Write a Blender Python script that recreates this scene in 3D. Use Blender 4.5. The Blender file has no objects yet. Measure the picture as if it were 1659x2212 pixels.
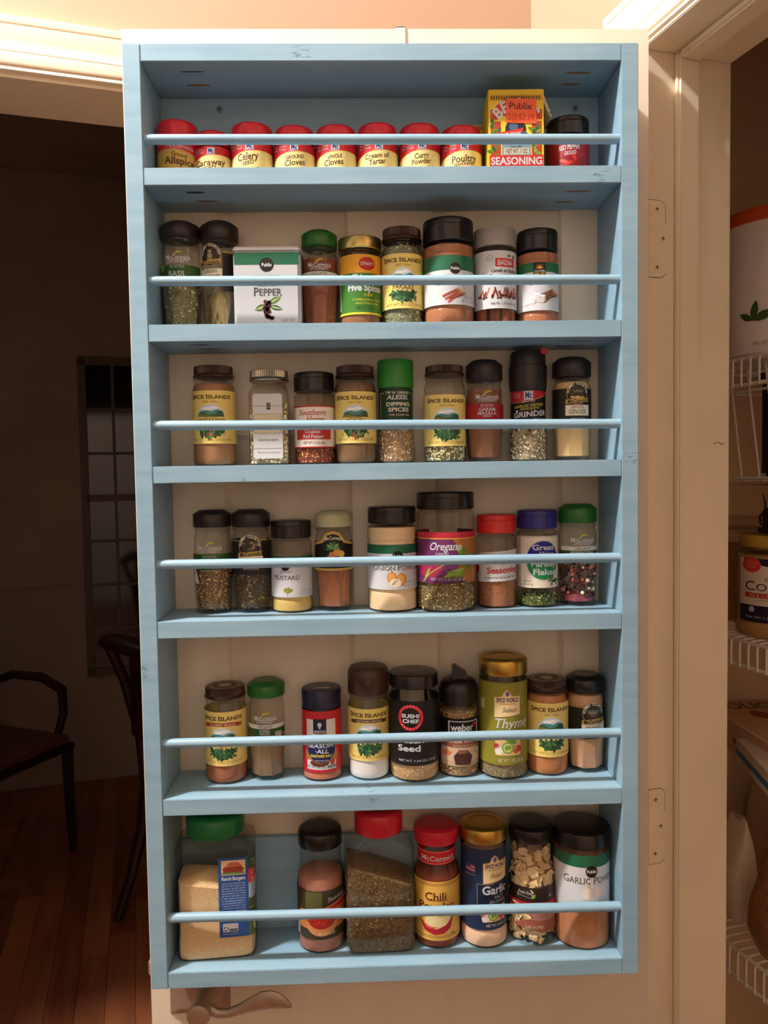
import bpy, bmesh, math, random
import numpy as np
from mathutils import Vector, Matrix, geometry

D = bpy.data
COL = bpy.context.scene.collection
SC = bpy.context.scene
Z0 = 1977.0                      # height of the rack's top edge above the floor, mm
def W(x, y, z): return Vector((x / 1000, y / 1000, (z + Z0) / 1000))

# ------------------------------------------------------------------ camera
cam_d = D.cameras.new('camera'); cam = D.objects.new('camera', cam_d); COL.objects.link(cam)
cam_d.sensor_fit = 'HORIZONTAL'; cam_d.sensor_width = 36.0; cam_d.lens = 36.0 * 1662.6 / 1659
cam_d.clip_start = 0.02
_r = Vector((0.99949838, -0.02738164, -0.01591354)); _f = Vector((0.02659293, 0.99850179, -0.04782242)); _u = Vector((0.01719915, 0.04737524, 0.99872908))
_m = Matrix((_r, _u, -_f)).transposed().to_4x4(); _m.translation = W(-29.48, -864.1, -471.8)
cam.matrix_world = _m
SC.camera = cam
# ------------------------------------------------------------------ light and exposure
wd = D.worlds.new('world'); SC.world = wd; wd.use_nodes = True
wd.node_tree.nodes['Background'].inputs[0].default_value = (1, .8, .6, 1); wd.node_tree.nodes['Background'].inputs[1].default_value = 0.02
ld = D.lights.new('ceiling_lamp', 'POINT'); ld.energy = 190; ld.color = (1.0, .94, .90); ld.shadow_soft_size = .06
lo = D.objects.new('ceiling_lamp', ld); lo.location = W(-1040, -580, 1200); COL.objects.link(lo)
ld2 = D.lights.new('dim_room_fill', 'POINT'); ld2.energy = 2.2; ld2.color = (1, .78, .6); ld2.shadow_soft_size = .15  # weak unseen fill light, added so window and chairs show faintly
lo2 = D.objects.new('dim_room_fill', ld2); lo2.location = W(-2900, 1700, 500); COL.objects.link(lo2)
SC.view_settings.view_transform = 'Standard'; SC.view_settings.look = 'None'
SC.view_settings.gamma = 1.0; SC.view_settings.use_curve_mapping = False
SC.view_settings.exposure = 0.48

# ------------------------------------------------------------------ materials
def lin(h):
    if isinstance(h, str):
        h = h.lstrip('#'); v = [int(h[i:i + 2], 16) / 255 for i in (0, 2, 4)]
    else: v = h
    return tuple(c / 12.92 if c <= .04045 else ((c + .055) / 1.055) ** 2.4 for c in v)
def nodes(name):
    m = D.materials.new(name); m.use_nodes = True
    nt = m.node_tree; return m, nt, nt.nodes['Principled BSDF'], nt.nodes, nt.links
def mat(name, col, rough=.5, metal=0., var=0., scale=40., bump=0., bscale=None, stretch=(1, 1, 1), coat=0., spec=.5, col2=None, detail=3.):
    m, nt, b, N, K = nodes(name)
    c = lin(col)
    b.inputs['Base Color'].default_value = (*c, 1); b.inputs['Roughness'].default_value = rough; b.inputs['Metallic'].default_value = metal
    b.inputs['Coat Weight'].default_value = coat; b.inputs['Specular IOR Level'].default_value = spec
    if var or bump or col2:
        tc = N.new('ShaderNodeTexCoord'); mp = N.new('ShaderNodeMapping'); mp.inputs['Scale'].default_value = stretch
        K.new(tc.outputs['Object'], mp.inputs['Vector'])
        n = N.new('ShaderNodeTexNoise'); n.inputs['Scale'].default_value = scale; n.inputs['Detail'].default_value = detail
        K.new(mp.outputs[0], n.inputs['Vector'])
        if var or col2:
            r = N.new('ShaderNodeValToRGB'); r.color_ramp.elements[0].position = .3; r.color_ramp.elements[1].position = .7
            a = lin(col2) if col2 else tuple(x * (1 - var) for x in c); d = c if col2 else tuple(min(1, x * (1 + var)) for x in c)
            r.color_ramp.elements[0].color = (*a, 1); r.color_ramp.elements[1].color = (*d, 1)
            K.new(n.outputs['Fac'], r.inputs[0]); K.new(r.outputs[0], b.inputs['Base Color'])
        if bump:
            n2 = n
            if bscale:
                n2 = N.new('ShaderNodeTexNoise'); n2.inputs['Scale'].default_value = bscale; n2.inputs['Detail'].default_value = detail; K.new(mp.outputs[0], n2.inputs['Vector'])
            bp = N.new('ShaderNodeBump'); bp.inputs['Strength'].default_value = bump; bp.inputs['Distance'].default_value = .001
            K.new(n2.outputs['Fac'], bp.inputs['Height']); K.new(bp.outputs[0], b.inputs['Normal'])
    return m
def glass_mat(name, tint=(.95, .95, .93), gloss=1.0, rough=.03, edge=.55):
    """thin clear wall: tinted see-through, darker where seen edge-on, with a real mirror-like gloss"""
    m = D.materials.new(name); m.use_nodes = True; nt = m.node_tree; N = nt.nodes; K = nt.links; N.clear()
    o = N.new('ShaderNodeOutputMaterial'); t = N.new('ShaderNodeBsdfTransparent'); g = N.new('ShaderNodeBsdfGlossy'); mx = N.new('ShaderNodeMixShader')
    lw = N.new('ShaderNodeLayerWeight'); lw.inputs['Blend'].default_value = .35
    cr = N.new('ShaderNodeValToRGB'); cr.color_ramp.elements[0].color = (*tint, 1); cr.color_ramp.elements[0].position = .35
    cr.color_ramp.elements[1].color = (*(x * edge for x in tint), 1); cr.color_ramp.elements[1].position = 1.
    K.new(lw.outputs['Facing'], cr.inputs[0]); K.new(cr.outputs[0], t.inputs['Color'])
    fr = N.new('ShaderNodeFresnel'); fr.inputs['IOR'].default_value = 1.5
    ml = N.new('ShaderNodeMath'); ml.operation = 'MULTIPLY'; ml.inputs[1].default_value = gloss; 
    ge = N.new('ShaderNodeNewGeometry'); iv = N.new('ShaderNodeMath'); iv.operation = 'SUBTRACT'; iv.inputs[0].default_value = 1.; K.new(ge.outputs['Backfacing'], iv.inputs[1])
    m2 = N.new('ShaderNodeMath'); m2.operation = 'MULTIPLY'; K.new(fr.outputs[0], m2.inputs[0]); K.new(iv.outputs[0], m2.inputs[1]); K.new(m2.outputs[0], ml.inputs[0])
    g.inputs['Roughness'].default_value = rough
    K.new(ml.outputs[0], mx.inputs[0]); K.new(t.outputs[0], mx.inputs[1]); K.new(g.outputs[0], mx.inputs[2]); K.new(mx.outputs[0], o.inputs['Surface'])
    return m
def attr_mat(name, rough=.45, spec=.4):
    m, nt, b, N, K = nodes(name)
    a = N.new('ShaderNodeVertexColor'); a.layer_name = 'ink'; K.new(a.outputs[0], b.inputs['Base Color'])
    b.inputs['Roughness'].default_value = rough; b.inputs['Specular IOR Level'].default_value = spec
    return m

KNOTS = [(272, 0, -457), (-88, 0, -12), (240, 0, -143), (-280, 0, -690), (-20, 0, -845), (-32, 14, -836), (-165, 0, -480)]
def blue_paint():
    m, nt, b, N, K = nodes('blue_painted_wood')
    tc = N.new('ShaderNodeTexCoord')
    def noise(scale, st, det=3.):
        mp = N.new('ShaderNodeMapping'); mp.inputs['Scale'].default_value = st; K.new(tc.outputs['Object'], mp.inputs['Vector'])
        n = N.new('ShaderNodeTexNoise'); n.inputs['Scale'].default_value = scale; n.inputs['Detail'].default_value = det; K.new(mp.outputs[0], n.inputs['Vector']); return n
    n1 = noise(9, (1, 1, 1)); n2 = noise(60, (.15, 1, 1.6), 5.)
    r = N.new('ShaderNodeValToRGB'); e = r.color_ramp.elements
    e[0].position = .3; e[0].color = (*BLUE_A, 1); e[1].position = .72; e[1].color = (*BLUE_B, 1)
    mx0 = N.new('ShaderNodeMath'); mx0.operation = 'MULTIPLY_ADD'; mx0.inputs[1].default_value = .55; K.new(n2.outputs['Fac'], mx0.inputs[0])
    s0 = N.new('ShaderNodeMath'); s0.operation = 'MULTIPLY'; s0.inputs[1].default_value = .45; K.new(n1.outputs['Fac'], s0.inputs[0]); K.new(s0.outputs[0], mx0.inputs[2])
    K.new(mx0.outputs[0], r.inputs[0])
    # knots: rings round a few centres, dimmed and dented
    tot = None
    for kx, ky, kz in KNOTS:
        sb = N.new('ShaderNodeVectorMath'); sb.operation = 'SUBTRACT'; sb.inputs[1].default_value = (kx / 1000, ky / 1000, kz / 1000); K.new(tc.outputs['Object'], sb.inputs[0])
        sc = N.new('ShaderNodeVectorMath'); sc.operation = 'MULTIPLY'; sc.inputs[1].default_value = (1, .4, 1.5); K.new(sb.outputs[0], sc.inputs[0])
        ln = N.new('ShaderNodeVectorMath'); ln.operation = 'LENGTH'; K.new(sc.outputs[0], ln.inputs[0])
        mr = N.new('ShaderNodeMapRange'); mr.inputs['From Min'].default_value = .006; mr.inputs['From Max'].default_value = .017; mr.inputs['To Min'].default_value = 1; mr.inputs['To Max'].default_value = 0
        K.new(ln.outputs['Value'], mr.inputs['Value'])
        if tot is None: tot = mr.outputs[0]
        else:
            ad = N.new('ShaderNodeMath'); ad.operation = 'MAXIMUM'; K.new(tot, ad.inputs[0]); K.new(mr.outputs[0], ad.inputs[1]); tot = ad.outputs[0]
    n3 = noise(170, (.6, 1, 1.3), 4.)
    th = N.new('ShaderNodeMapRange'); th.inputs['From Min'].default_value = .52; th.inputs['From Max'].default_value = .62; K.new(n3.outputs['Fac'], th.inputs['Value'])
    km = N.new('ShaderNodeMath'); km.operation = 'MULTIPLY'; K.new(tot, km.inputs[0]); K.new(th.outputs[0], km.inputs[1])
    mx = N.new('ShaderNodeMix'); mx.data_type = 'RGBA'; mx.inputs['B'].default_value = (*lin('#4a6a80'), 1); K.new(r.outputs[0], mx.inputs['A'])
    k2 = N.new('ShaderNodeMath'); k2.operation = 'MULTIPLY'; k2.inputs[1].default_value = .5; K.new(km.outputs[0], k2.inputs[0]); K.new(k2.outputs[0], mx.inputs['Factor'])
    K.new(mx.outputs['Result'], b.inputs['Base Color'])
    b.inputs['Roughness'].default_value = .42; b.inputs['Specular IOR Level'].default_value = .4
    h = N.new('ShaderNodeMath'); h.operation = 'SUBTRACT'; K.new(n2.outputs['Fac'], h.inputs[0]); K.new(km.outputs[0], h.inputs[1])
    bp = N.new('ShaderNodeBump'); bp.inputs['Strength'].default_value = .28; bp.inputs['Distance'].default_value = .001; K.new(h.outputs[0], bp.inputs['Height']); K.new(bp.outputs[0], b.inputs['Normal'])
    return m
BLUE_A = lin('#7ca0b6'); BLUE_B = lin('#95b6c8')
M = {}
M['blue'] = blue_paint()
M['trim'] = mat('cream_trim_paint', '#f2e2c8', .38, var=.03, scale=8, bump=.05, bscale=300)
M['door'] = mat('cream_door_paint', '#dfd2bd', .4, var=.03, scale=6, bump=.12, bscale=90, stretch=(6, 1, .4))
M['farwall'] = mat('dark_hall_wall_paint', '#6e6862', .8, var=.03, scale=3)  # dark grey for the unseen left wall, chosen to lessen bounced light
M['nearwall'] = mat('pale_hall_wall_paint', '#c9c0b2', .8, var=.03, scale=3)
M['wall'] = mat('warm_peach_wall_paint', '#b4977f', .75, var=.03, scale=3, bump=.08, bscale=400)
M['ceiling'] = mat('white_ceiling_paint', '#b4aca2', .8, var=.02, scale=3)
M['darkwall'] = mat('dim_room_wall_paint', '#a89486', .8, var=.15, scale=2)
M['pantrywall'] = mat('pantry_wall_paint', '#d2b594', .8, var=.05, scale=3)
M['steel'] = mat('bright_screw_steel', '#b8b8b8', .25, 1., var=.05)
M['nickel'] = mat('satin_nickel', '#b09a88', .38, .55, var=.06, scale=90)
M['screwpaint'] = mat('painted_screw', '#f0e0c6', .4, var=.03)
M['black'] = mat('black_lid_plastic', '#17110f', .28, var=.1, scale=60)
M['blackmat'] = mat('matt_black_lid_plastic', '#241b18', .4, var=.1, scale=60)
M['brown'] = mat('brown_lid_enamel', '#3d2117', .33, var=.12, scale=60)
M['brownp'] = mat('brown_lid_plastic', '#46281c', .38, var=.08, scale=60)
M['red'] = mat('red_lid_plastic', '#c81a2c', .33, var=.05, scale=60)
M['red2'] = mat('bright_red_lid_plastic', '#d42a26', .33, var=.05, scale=60)
M['green'] = mat('green_lid_plastic', '#25661f', .33, var=.06, scale=60)
M['green2'] = mat('emerald_lid_plastic', '#12703a', .33, var=.06, scale=60)
M['green3'] = mat('grass_green_cap_plastic', '#2f8a2c', .4, var=.06, scale=60)
M['navy'] = mat('navy_lid_plastic', '#1b1a3a', .33, var=.06, scale=60)
M['purple'] = mat('violet_blue_lid_plastic', '#2c2478', .33, var=.06, scale=60)
M['sage'] = mat('pale_sage_lid_plastic', '#b9b592', .4, var=.03, scale=60)
M['gold'] = mat('gold_lid_metal', '#c9a24c', .34, 1., var=.06, scale=60)
M['goldlid'] = mat('pale_gold_lid_metal', '#c8b070', .3, 1., var=.05, scale=60)
M['silver'] = mat('brushed_tin_lid', '#b3a898', .3, 1., var=.08, scale=60)
M['greylid'] = mat('grey_lid_plastic', '#9c9490', .4, var=.04, scale=60)
M['tin'] = mat('white_tin_enamel', '#bfc1c6', .3, var=.015, scale=20)
M['glass'] = glass_mat('clear_glass')
M['pet'] = glass_mat('clear_plastic', (.93, .91, .88), .8, .06, .7)
M['frost'] = glass_mat('milky_plastic', (.86, .83, .78), .7, .12, .75)
M['ink'] = attr_mat('printed_ink')
M['bits'] = attr_mat('dried_spice_pieces', .7, .2)
M['wire'] = mat('white_wire_coating', '#e6ddd0', .4, var=.02)
M['bare'] = mat('bare_pine', '#8c6444', .6, var=.15, scale=60)
M['darkwood'] = mat('dark_chair_wood', '#2a1610', .4, var=.3, scale=20, stretch=(1, 1, .2))
M['seat'] = mat('brown_seat_leather', '#6a3f2a', .5, var=.1)
M['nightglass'] = mat('dark_window_glass', '#0a0908', .08, var=.05)
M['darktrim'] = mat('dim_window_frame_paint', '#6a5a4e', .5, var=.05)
def floor_mat(name, a, d):
    m, nt, b, N, K = nodes(name)
    tc = N.new('ShaderNodeTexCoord'); mp = N.new('ShaderNodeMapping'); mp.inputs['Scale'].default_value = (6, .8, 1); K.new(tc.outputs['Object'], mp.inputs['Vector'])
    n = N.new('ShaderNodeTexNoise'); n.inputs['Scale'].default_value = 3; n.inputs['Detail'].default_value = 6; K.new(mp.outputs[0], n.inputs['Vector'])
    oi = N.new('ShaderNodeObjectInfo'); ad = N.new('ShaderNodeMath'); ad.operation = 'MULTIPLY_ADD'; ad.inputs[1].default_value = .35; K.new(oi.outputs['Random'], ad.inputs[0]); K.new(n.outputs['Fac'], ad.inputs[2])
    r = N.new('ShaderNodeValToRGB'); r.color_ramp.elements[0].position = .3; r.color_ramp.elements[1].position = .95
    r.color_ramp.elements[0].color = (*lin(a), 1); r.color_ramp.elements[1].color = (*lin(d), 1)
    K.new(ad.outputs[0], r.inputs[0]); K.new(r.outputs[0], b.inputs['Base Color']); b.inputs['Roughness'].default_value = .38
    return m
M['floor'] = floor_mat('dark_floor', '#3a1a10', '#6e3a22'); M['boards'] = floor_mat('cherry_floorboards', '#6e3826', '#b26e48')
_pow = {}
def powder(col, col2=None, scale=900, bump=.25, var=.14):
    k = (col, col2, scale)
    if k not in _pow:
        def br(h): c = lin(h); g = .3 * c[0] + .55 * c[1] + .15 * c[2]; return tuple(min(1., 1.45 * (.82 * x + .18 * g)) for x in c)
        un = lambda t: tuple(12.92 * x if x < .0031308 else 1.055 * x ** (1 / 2.4) - .055 for x in t)
        col = un(br(col)); col2 = un(br(col2)) if col2 else None
        _pow[k] = mat('ground_spice_' + str(len(_pow)), col, .85, var=var, scale=scale, bump=bump, col2=col2, spec=.15)
    return _pow[k]

# ------------------------------------------------------------------ mesh helpers (all lengths in mm, local to the thing)
def link(name, me, parent=None, loc=None, rot=None, m=None, smooth=True):
    if m is not None:
        for x in (m if isinstance(m, (list, tuple)) else [m]): me.materials.append(x)
    o = D.objects.new(name, me); COL.objects.link(o)
    if parent: o.parent = parent
    if loc is not None: o.location = loc
    if rot is not None: o.rotation_euler = rot
    if smooth and len(me.polygons):
        me.polygons.foreach_set('use_smooth', [True] * len(me.polygons))
        try: me.set_sharp_from_angle(angle=math.radians(38))
        except Exception: pass
    return o
def raw(name, v, f, parent=None, m=None, smooth=True, **k):
    me = D.meshes.new(name); me.from_pydata([(a / 1000, b / 1000, c / 1000) for a, b, c in v], [], f); me.update()
    return link(name, me, parent, m=m, smooth=smooth, **k)
def empty(name, loc, rz=0.):
    o = D.objects.new(name, None); COL.objects.link(o); o.location = loc; o.rotation_euler = (0, 0, rz); o.empty_display_size = .02
    return o
def tag(o, label=None, cat=None, group=None, kind=None):
    if label: o['label'] = label
    if cat: o['category'] = cat
    if group: o['group'] = group
    if kind: o['kind'] = kind
    return o
class MB:
    """collects simple solids into one mesh"""
    def __init__(s): s.v = []; s.f = []
    def add(s, v, f):
        b = len(s.v); s.v += v; s.f += [tuple(b + i for i in q) for q in f]; return s
    def box(s, x0, y0, z0, x1, y1, z1, bev=0.):
        bm = bmesh.new(); bmesh.ops.create_cube(bm, size=1.)
        for w in bm.verts: w.co = Vector((x0 + (w.co.x + .5) * (x1 - x0), y0 + (w.co.y + .5) * (y1 - y0), z0 + (w.co.z + .5) * (z1 - z0)))
        if bev: bmesh.ops.bevel(bm, geom=list(bm.edges), offset=bev, segments=2, affect='EDGES')
        bm.verts.index_update(); s.add([tuple(w.co) for w in bm.verts], [[w.index for w in q.verts] for q in bm.faces]); bm.free(); return s
    def tube(s, pts, r, n=10, closed=False):
        P = [Vector(p) for p in pts]; R = r if isinstance(r, (list, tuple)) else [r] * len(P); rings = []; up0 = None; b = len(s.v); v = []
        for i, p in enumerate(P):
            t = ((P[(i + 1) % len(P)] if closed or i < len(P) - 1 else p) - (P[i - 1] if closed or i > 0 else p)).normalized()
            if up0 is None: up0 = t.orthogonal()
            up0 = (up0 - t * up0.dot(t)).normalized(); sd = t.cross(up0)
            for k in range(n):
                a = 2 * math.pi * k / n; q = p + (up0 * math.cos(a) + sd * math.sin(a)) * R[i]; v.append(tuple(q))
        f = []
        m = len(P)
        for i in range(m if closed else m - 1):
            for k in range(n): f.append((i * n + k, i * n + (k + 1) % n, ((i + 1) % m) * n + (k + 1) % n, ((i + 1) % m) * n + k))
        if not closed: f.append(tuple(range(n))[::-1]); f.append(tuple((m - 1) * n + k for k in range(n)))
        return s.add(v, f)
    def prism(s, pts, a0, a1, axis='y'):
        n = len(pts); v = []
        for a in (a0, a1):
            for p, q in pts: v.append((p, a, q) if axis == 'y' else (p, q, a) if axis == 'z' else (a, p, q))
        return s.add(v, [tuple(range(n)), tuple(range(2 * n - 1, n - 1, -1))] + [(i, i + n, (i + 1) % n + n, (i + 1) % n) for i in range(n)])
    def build(s, name, m, parent=None, smooth=True, fix=True, **k):
        me = D.meshes.new(name); me.from_pydata([(a / 1000, b / 1000, c / 1000) for a, b, c in s.v], [], s.f); me.update()
        if fix:
            bm = bmesh.new(); bm.from_mesh(me); bmesh.ops.recalc_face_normals(bm, faces=bm.faces); bm.to_mesh(me); bm.free()
        return link(name, me, parent, m=m, smooth=smooth, **k)

def circ(a): return 1.
def rsq(half, cr):
    """radius as a function of angle of a rounded square of half width 1 (corner radius cr/half)"""
    c = cr / half
    def f(a):
        x, y = abs(math.sin(a)), abs(math.cos(a))
        if x < y: x, y = y, x
        # ray hits x=1 unless inside the corner zone
        t = 1 / x
        if y * t <= 1 - c: return t
        k = 1 - c; b = k * (x + y); q = 2 * k * k - c * c
        return b + math.sqrt(max(0, b * b - q))
    return f
def rrect(ratio, p=7.):
    return lambda a: (abs(math.sin(a)) ** p + (abs(math.cos(a)) / ratio) ** p) ** (-1 / p)
def octa(a):
    s = math.pi / 4; b = (a + s / 2) % s - s / 2
    return math.cos(s / 2) / math.cos(b)
def lathe(name, prof, m, parent, n=48, sec=None, cap0=True, cap1=True, rib=None, **k):
    """prof: (radius, z) or (radius, z, blend to the section `sec`)"""
    v = []; f = []; L = len(prof)
    for i, p in enumerate(prof):
        bl = p[2] if len(p) > 2 else 1.
        for j in range(n):
            a = 2 * math.pi * j / n; q = p[0]
            if sec: q *= 1 + (sec(a) - 1) * bl
            if rib and rib[0] <= i <= rib[1]: q *= 1 + (rib[2] if j % 2 else 0)
            v.append((q * math.sin(a), -q * math.cos(a), p[1]))
    for i in range(L - 1):
        for j in range(n):
            q = (j + 1) % n; f.append((i * n + j, i * n + q, (i + 1) * n + q, (i + 1) * n + j))
    if cap0: f.append(tuple(range(n))[::-1])
    if cap1: f.append(tuple((L - 1) * n + j for j in range(n)))
    return raw(name, v, f, parent, m, **k)
def rnd(prof, steps=3):
    return prof

# ------------------------------------------------------------------ glyphs
_tx = D.curves.new('glyph_source', 'FONT'); _tx.resolution_u = 3; _to = D.objects.new('glyph_source', _tx); COL.objects.link(_to)
_gc = {}
def _mesh_of(body, off):
    _tx.body = body; _tx.offset = off
    dg = bpy.context.evaluated_depsgraph_get(); ev = _to.evaluated_get(dg); me = ev.to_mesh()
    v = [(w.co.x, w.co.y) for w in me.vertices]; me.calc_loop_triangles(); t = [tuple(x.vertices) for x in me.loop_triangles]
    ec = {}
    for a, b, c in t:
        for e in ((a, b), (b, c), (c, a)):
            e = (min(e), max(e)); ec[e] = ec.get(e, 0) + 1
    bd = [e for e, n in ec.items() if n == 1]
    ev.to_mesh_clear(); return v, t, bd
def _wd(s):
    v = _mesh_of(s, 0)[0]; return max(p[0] for p in v)
_cap = max(p[1] for p in _mesh_of('H', 0)[0]); _bar = None
def glyph(ch, bold=0):
    global _bar
    k = (ch, bold)
    if k in _gc: return _gc[k]
    if _bar is None: _bar = _wd('||') - _wd('|')
    if ch == ' ': r = ([], [], [], .36)
    else:
        v, t, bd = _mesh_of(ch, bold * .013)
        adv = (_wd(ch + '|') - _wd('|')) / _cap
        r = ([(x / _cap, y / _cap) for x, y in v], t, bd, max(adv, .1))
        # slab serifs at the ends of stems
        sv = []
        vv = r[0]
        for a, b in bd:
            (x0, y0), (x1, y1) = vv[a], vv[b]
            if abs(y0 - y1) < .012 and .03 < abs(x1 - x0) < .3:
                y = (y0 + y1) / 2; lo_, hi_ = min(x0, x1), max(x0, x1)
                for yl, sgn in ((0, 1), (1, -1), (.76, -1), (.74, -1), (-.27, 1)):
                    if abs(y - yl) < .035 and ch.isalpha(): ex = .04 if ch in 'MNWmw' else .10; sv.append((lo_ - ex, hi_ + ex, y, y + sgn * .055)); break
        r = r + (sv,)
    if len(r) == 4: r = r + ([],)
    _gc[k] = r; return r

class Art:
    """flat print laid on a surface: shapes and letters in (u, v) millimetres, u round the front, v up"""
    def __init__(s, surf): s.surf = surf; s.v = []; s.f = []; s.c = []
    def tri(s, P, T, col, layer, mx=2.2):
        P = list(P); T = [tuple(t) for t in T]; out = []
        mid = {}
        while T:
            a, b, c = T.pop()
            e = sorted(((abs(P[p][0] - P[q][0]), p, q, r) for p, q, r in ((a, b, c), (b, c, a), (c, a, b))), reverse=True)[0]
            if e[0] > mx:
                p, q, r = e[1:]; k = (min(p, q), max(p, q))
                if k not in mid: P.append(((P[p][0] + P[q][0]) / 2, (P[p][1] + P[q][1]) / 2)); mid[k] = len(P) - 1
                m = mid[k]; T.append((p, m, r)); T.append((m, q, r))
            else: out.append((a, b, c))
        b = len(s.v); off = .05 * layer
        s.v += [s.surf(u, v, off) for u, v in P]
        for t in out:
            (x0, y0), (x1, y1), (x2, y2) = (P[i] for i in t)
            if (x1 - x0) * (y2 - y0) - (x2 - x0) * (y1 - y0) < 0: t = t[::-1]
            s.f.append(tuple(b + i for i in t)); s.c.append(col)
    def poly(s, pts, col, layer=1):
        tes = geometry.tessellate_polygon([[Vector((x, y, 0)) for x, y in pts]])
        s.tri(pts, tes, lin(col), layer)
    def rect(s, x0, y0, x1, y1, col, layer=1): s.poly([(x0, y0), (x1, y0), (x1, y1), (x0, y1)], col, layer)
    def ell(s, cx, cy, rx, ry, col, layer=1, a0=0, a1=360, n=28):
        full = a1 - a0 >= 360
        pts = [(cx + rx * math.cos(math.radians(a0 + (a1 - a0) * i / n)), cy + ry * math.sin(math.radians(a0 + (a1 - a0) * i / n))) for i in range(n if full else n + 1)]
        s.poly(pts, col, layer)
    def line(s, pts, w, col, layer=2):
        for (x0, y0), (x1, y1) in zip(pts, pts[1:]):
            d = math.hypot(x1 - x0, y1 - y0) or 1; nx, ny = -(y1 - y0) / d * w / 2, (x1 - x0) / d * w / 2
            s.tri([(x0 + nx, y0 + ny), (x0 - nx, y0 - ny), (x1 - nx, y1 - ny), (x1 + nx, y1 + ny)], [(0, 1, 2), (0, 2, 3)], lin(col), layer)
    def leaf(s, x, y, l, w, ang, col, layer=2):
        a = math.radians(ang); pts = []
        for t, q in ((0, 0), (.25, .75), (.5, 1), (.75, .7), (1, 0), (.75, -.7), (.5, -1), (.25, -.75)):
            px, py = t * l, q * w / 2; pts.append((x + px * math.cos(a) - py * math.sin(a), y + px * math.sin(a) + py * math.cos(a)))
        s.poly(pts, col, layer)
    def text(s, t, x0, x1, y0, y1, col, layer=4, serif=False, bold=0, slant=0., arc=0., tilt=0., small=None, gap=.0):
        """letters fitted between x0..x1, baseline y0, capital height to y1; small: size of all but each word's first letter"""
        c = lin(col); x = 0; items = []
        prev = ' '
        for ch in t:
            sc = 1.
            if small and ch.isalpha() and prev.isalpha(): sc = small
            g = glyph(ch, bold); items.append((g, x, sc)); x += g[3] * sc + gap; prev = ch
        tot = max(x - gap, .01); k = (x1 - x0) / tot; h = y1 - y0
        P = []; T = []
        def put(px, py):
            u = x0 + px * k + slant * py * h; q = (px / tot - .5) * 2
            return (u, y0 + py * h + arc * (1 - q * q) + tilt * q)
        for g, gx, sc in items:
            b = len(P); P += [put(gx + p[0] * sc, p[1] * sc) for p in g[0]]; T += [tuple(b + i for i in q) for q in g[1]]
            if serif:
                for a0, a1, b0, b1 in g[4]:
                    b = len(P); P += [put(gx + q[0] * sc, q[1] * sc) for q in ((a0, b0), (a1, b0), (a1, b1), (a0, b1))]; T += [(b, b + 1, b + 2), (b, b + 2, b + 3)]
        if T: s.tri(P, T, c, layer)
    def ring(s, t, cx, cy, R, a0, a1, h, col, layer=4, bold=1, ry=1.):
        """letters set on an arc, from angle a0 (its first letter) to a1, degrees counter-clockwise from the right"""
        n = len(t); c = lin(col)
        for i, ch in enumerate(t):
            if ch == ' ': continue
            a = math.radians(a0 + (a1 - a0) * (i + .5) / n); g = glyph(ch, bold); sgn = 1 if a1 < a0 else -1
            w = g[3]; P = []
            for px, py in g[0]:
                lx = (px - w / 2) * h * .95; rr = R + (py * h if sgn > 0 else -py * h)
                tx, ty = (math.sin(a), -math.cos(a)) if sgn > 0 else (-math.sin(a), math.cos(a))
                P.append((cx + rr * math.cos(a) + lx * tx, cy + (rr * math.sin(a) + lx * ty) * ry))
            s.tri(P, g[1], c, layer)
    def build(s, name, parent, m=None):
        if not s.f: return None
        me = D.meshes.new(name); me.from_pydata([(a / 1000, b / 1000, c / 1000) for a, b, c in s.v], [], s.f)
        ca = me.color_attributes.new('ink', 'FLOAT_COLOR', 'CORNER')
        arr = np.ones((len(s.f), 3, 4), np.float32); arr[:, :, :3] = np.array(s.c, np.float32)[:, None, :]
        ca.data.foreach_set('color', arr.ravel()); me.update()
        return link(name, me, parent, m=m or M['ink'], smooth=False)

def cyl_surf(r):
    def f(u, v, o): a = u / r; q = r + o; return (q * math.sin(a), -q * math.cos(a), v)
    return f
def sec_surf(sec, R):
    n = 720; pts = [(R * sec(math.pi * i / n) * math.sin(math.pi * i / n), -R * sec(math.pi * i / n) * math.cos(math.pi * i / n)) for i in range(n + 1)]
    cum = [0.]
    for a, b in zip(pts, pts[1:]): cum.append(cum[-1] + math.hypot(b[0] - a[0], b[1] - a[1]))
    import bisect
    def f(u, v, o):
        sg = 1 if u >= 0 else -1; w = min(abs(u), cum[-1] - 1e-6); i = max(0, bisect.bisect_right(cum, w) - 1); k = (w - cum[i]) / max(cum[i + 1] - cum[i], 1e-9)
        x = pts[i][0] + (pts[i + 1][0] - pts[i][0]) * k; y = pts[i][1] + (pts[i + 1][1] - pts[i][1]) * k
        tx, ty = pts[i + 1][0] - pts[i][0], pts[i + 1][1] - pts[i][1]; d = math.hypot(tx, ty) or 1
        return (sg * (x + o * ty / d), y - o * tx / d, v)
    return f
def flat_surf(d):
    def f(u, v, o): return (u, -d - o, v)
    return f
def sq_surf(half, cr):
    fl = half - cr; q = math.pi / 2 * cr
    def f(u, v, o):
        s = 1 if u >= 0 else -1; u = abs(u)
        if u <= fl: x, y = u, -half - o
        elif u <= fl + q: a = (u - fl) / cr; x, y = fl + (cr + o) * math.sin(a), -fl - (cr + o) * math.cos(a)
        else: x, y = half + o, -fl + (u - fl - q)
        return (s * x, y, v)
    return f
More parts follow.
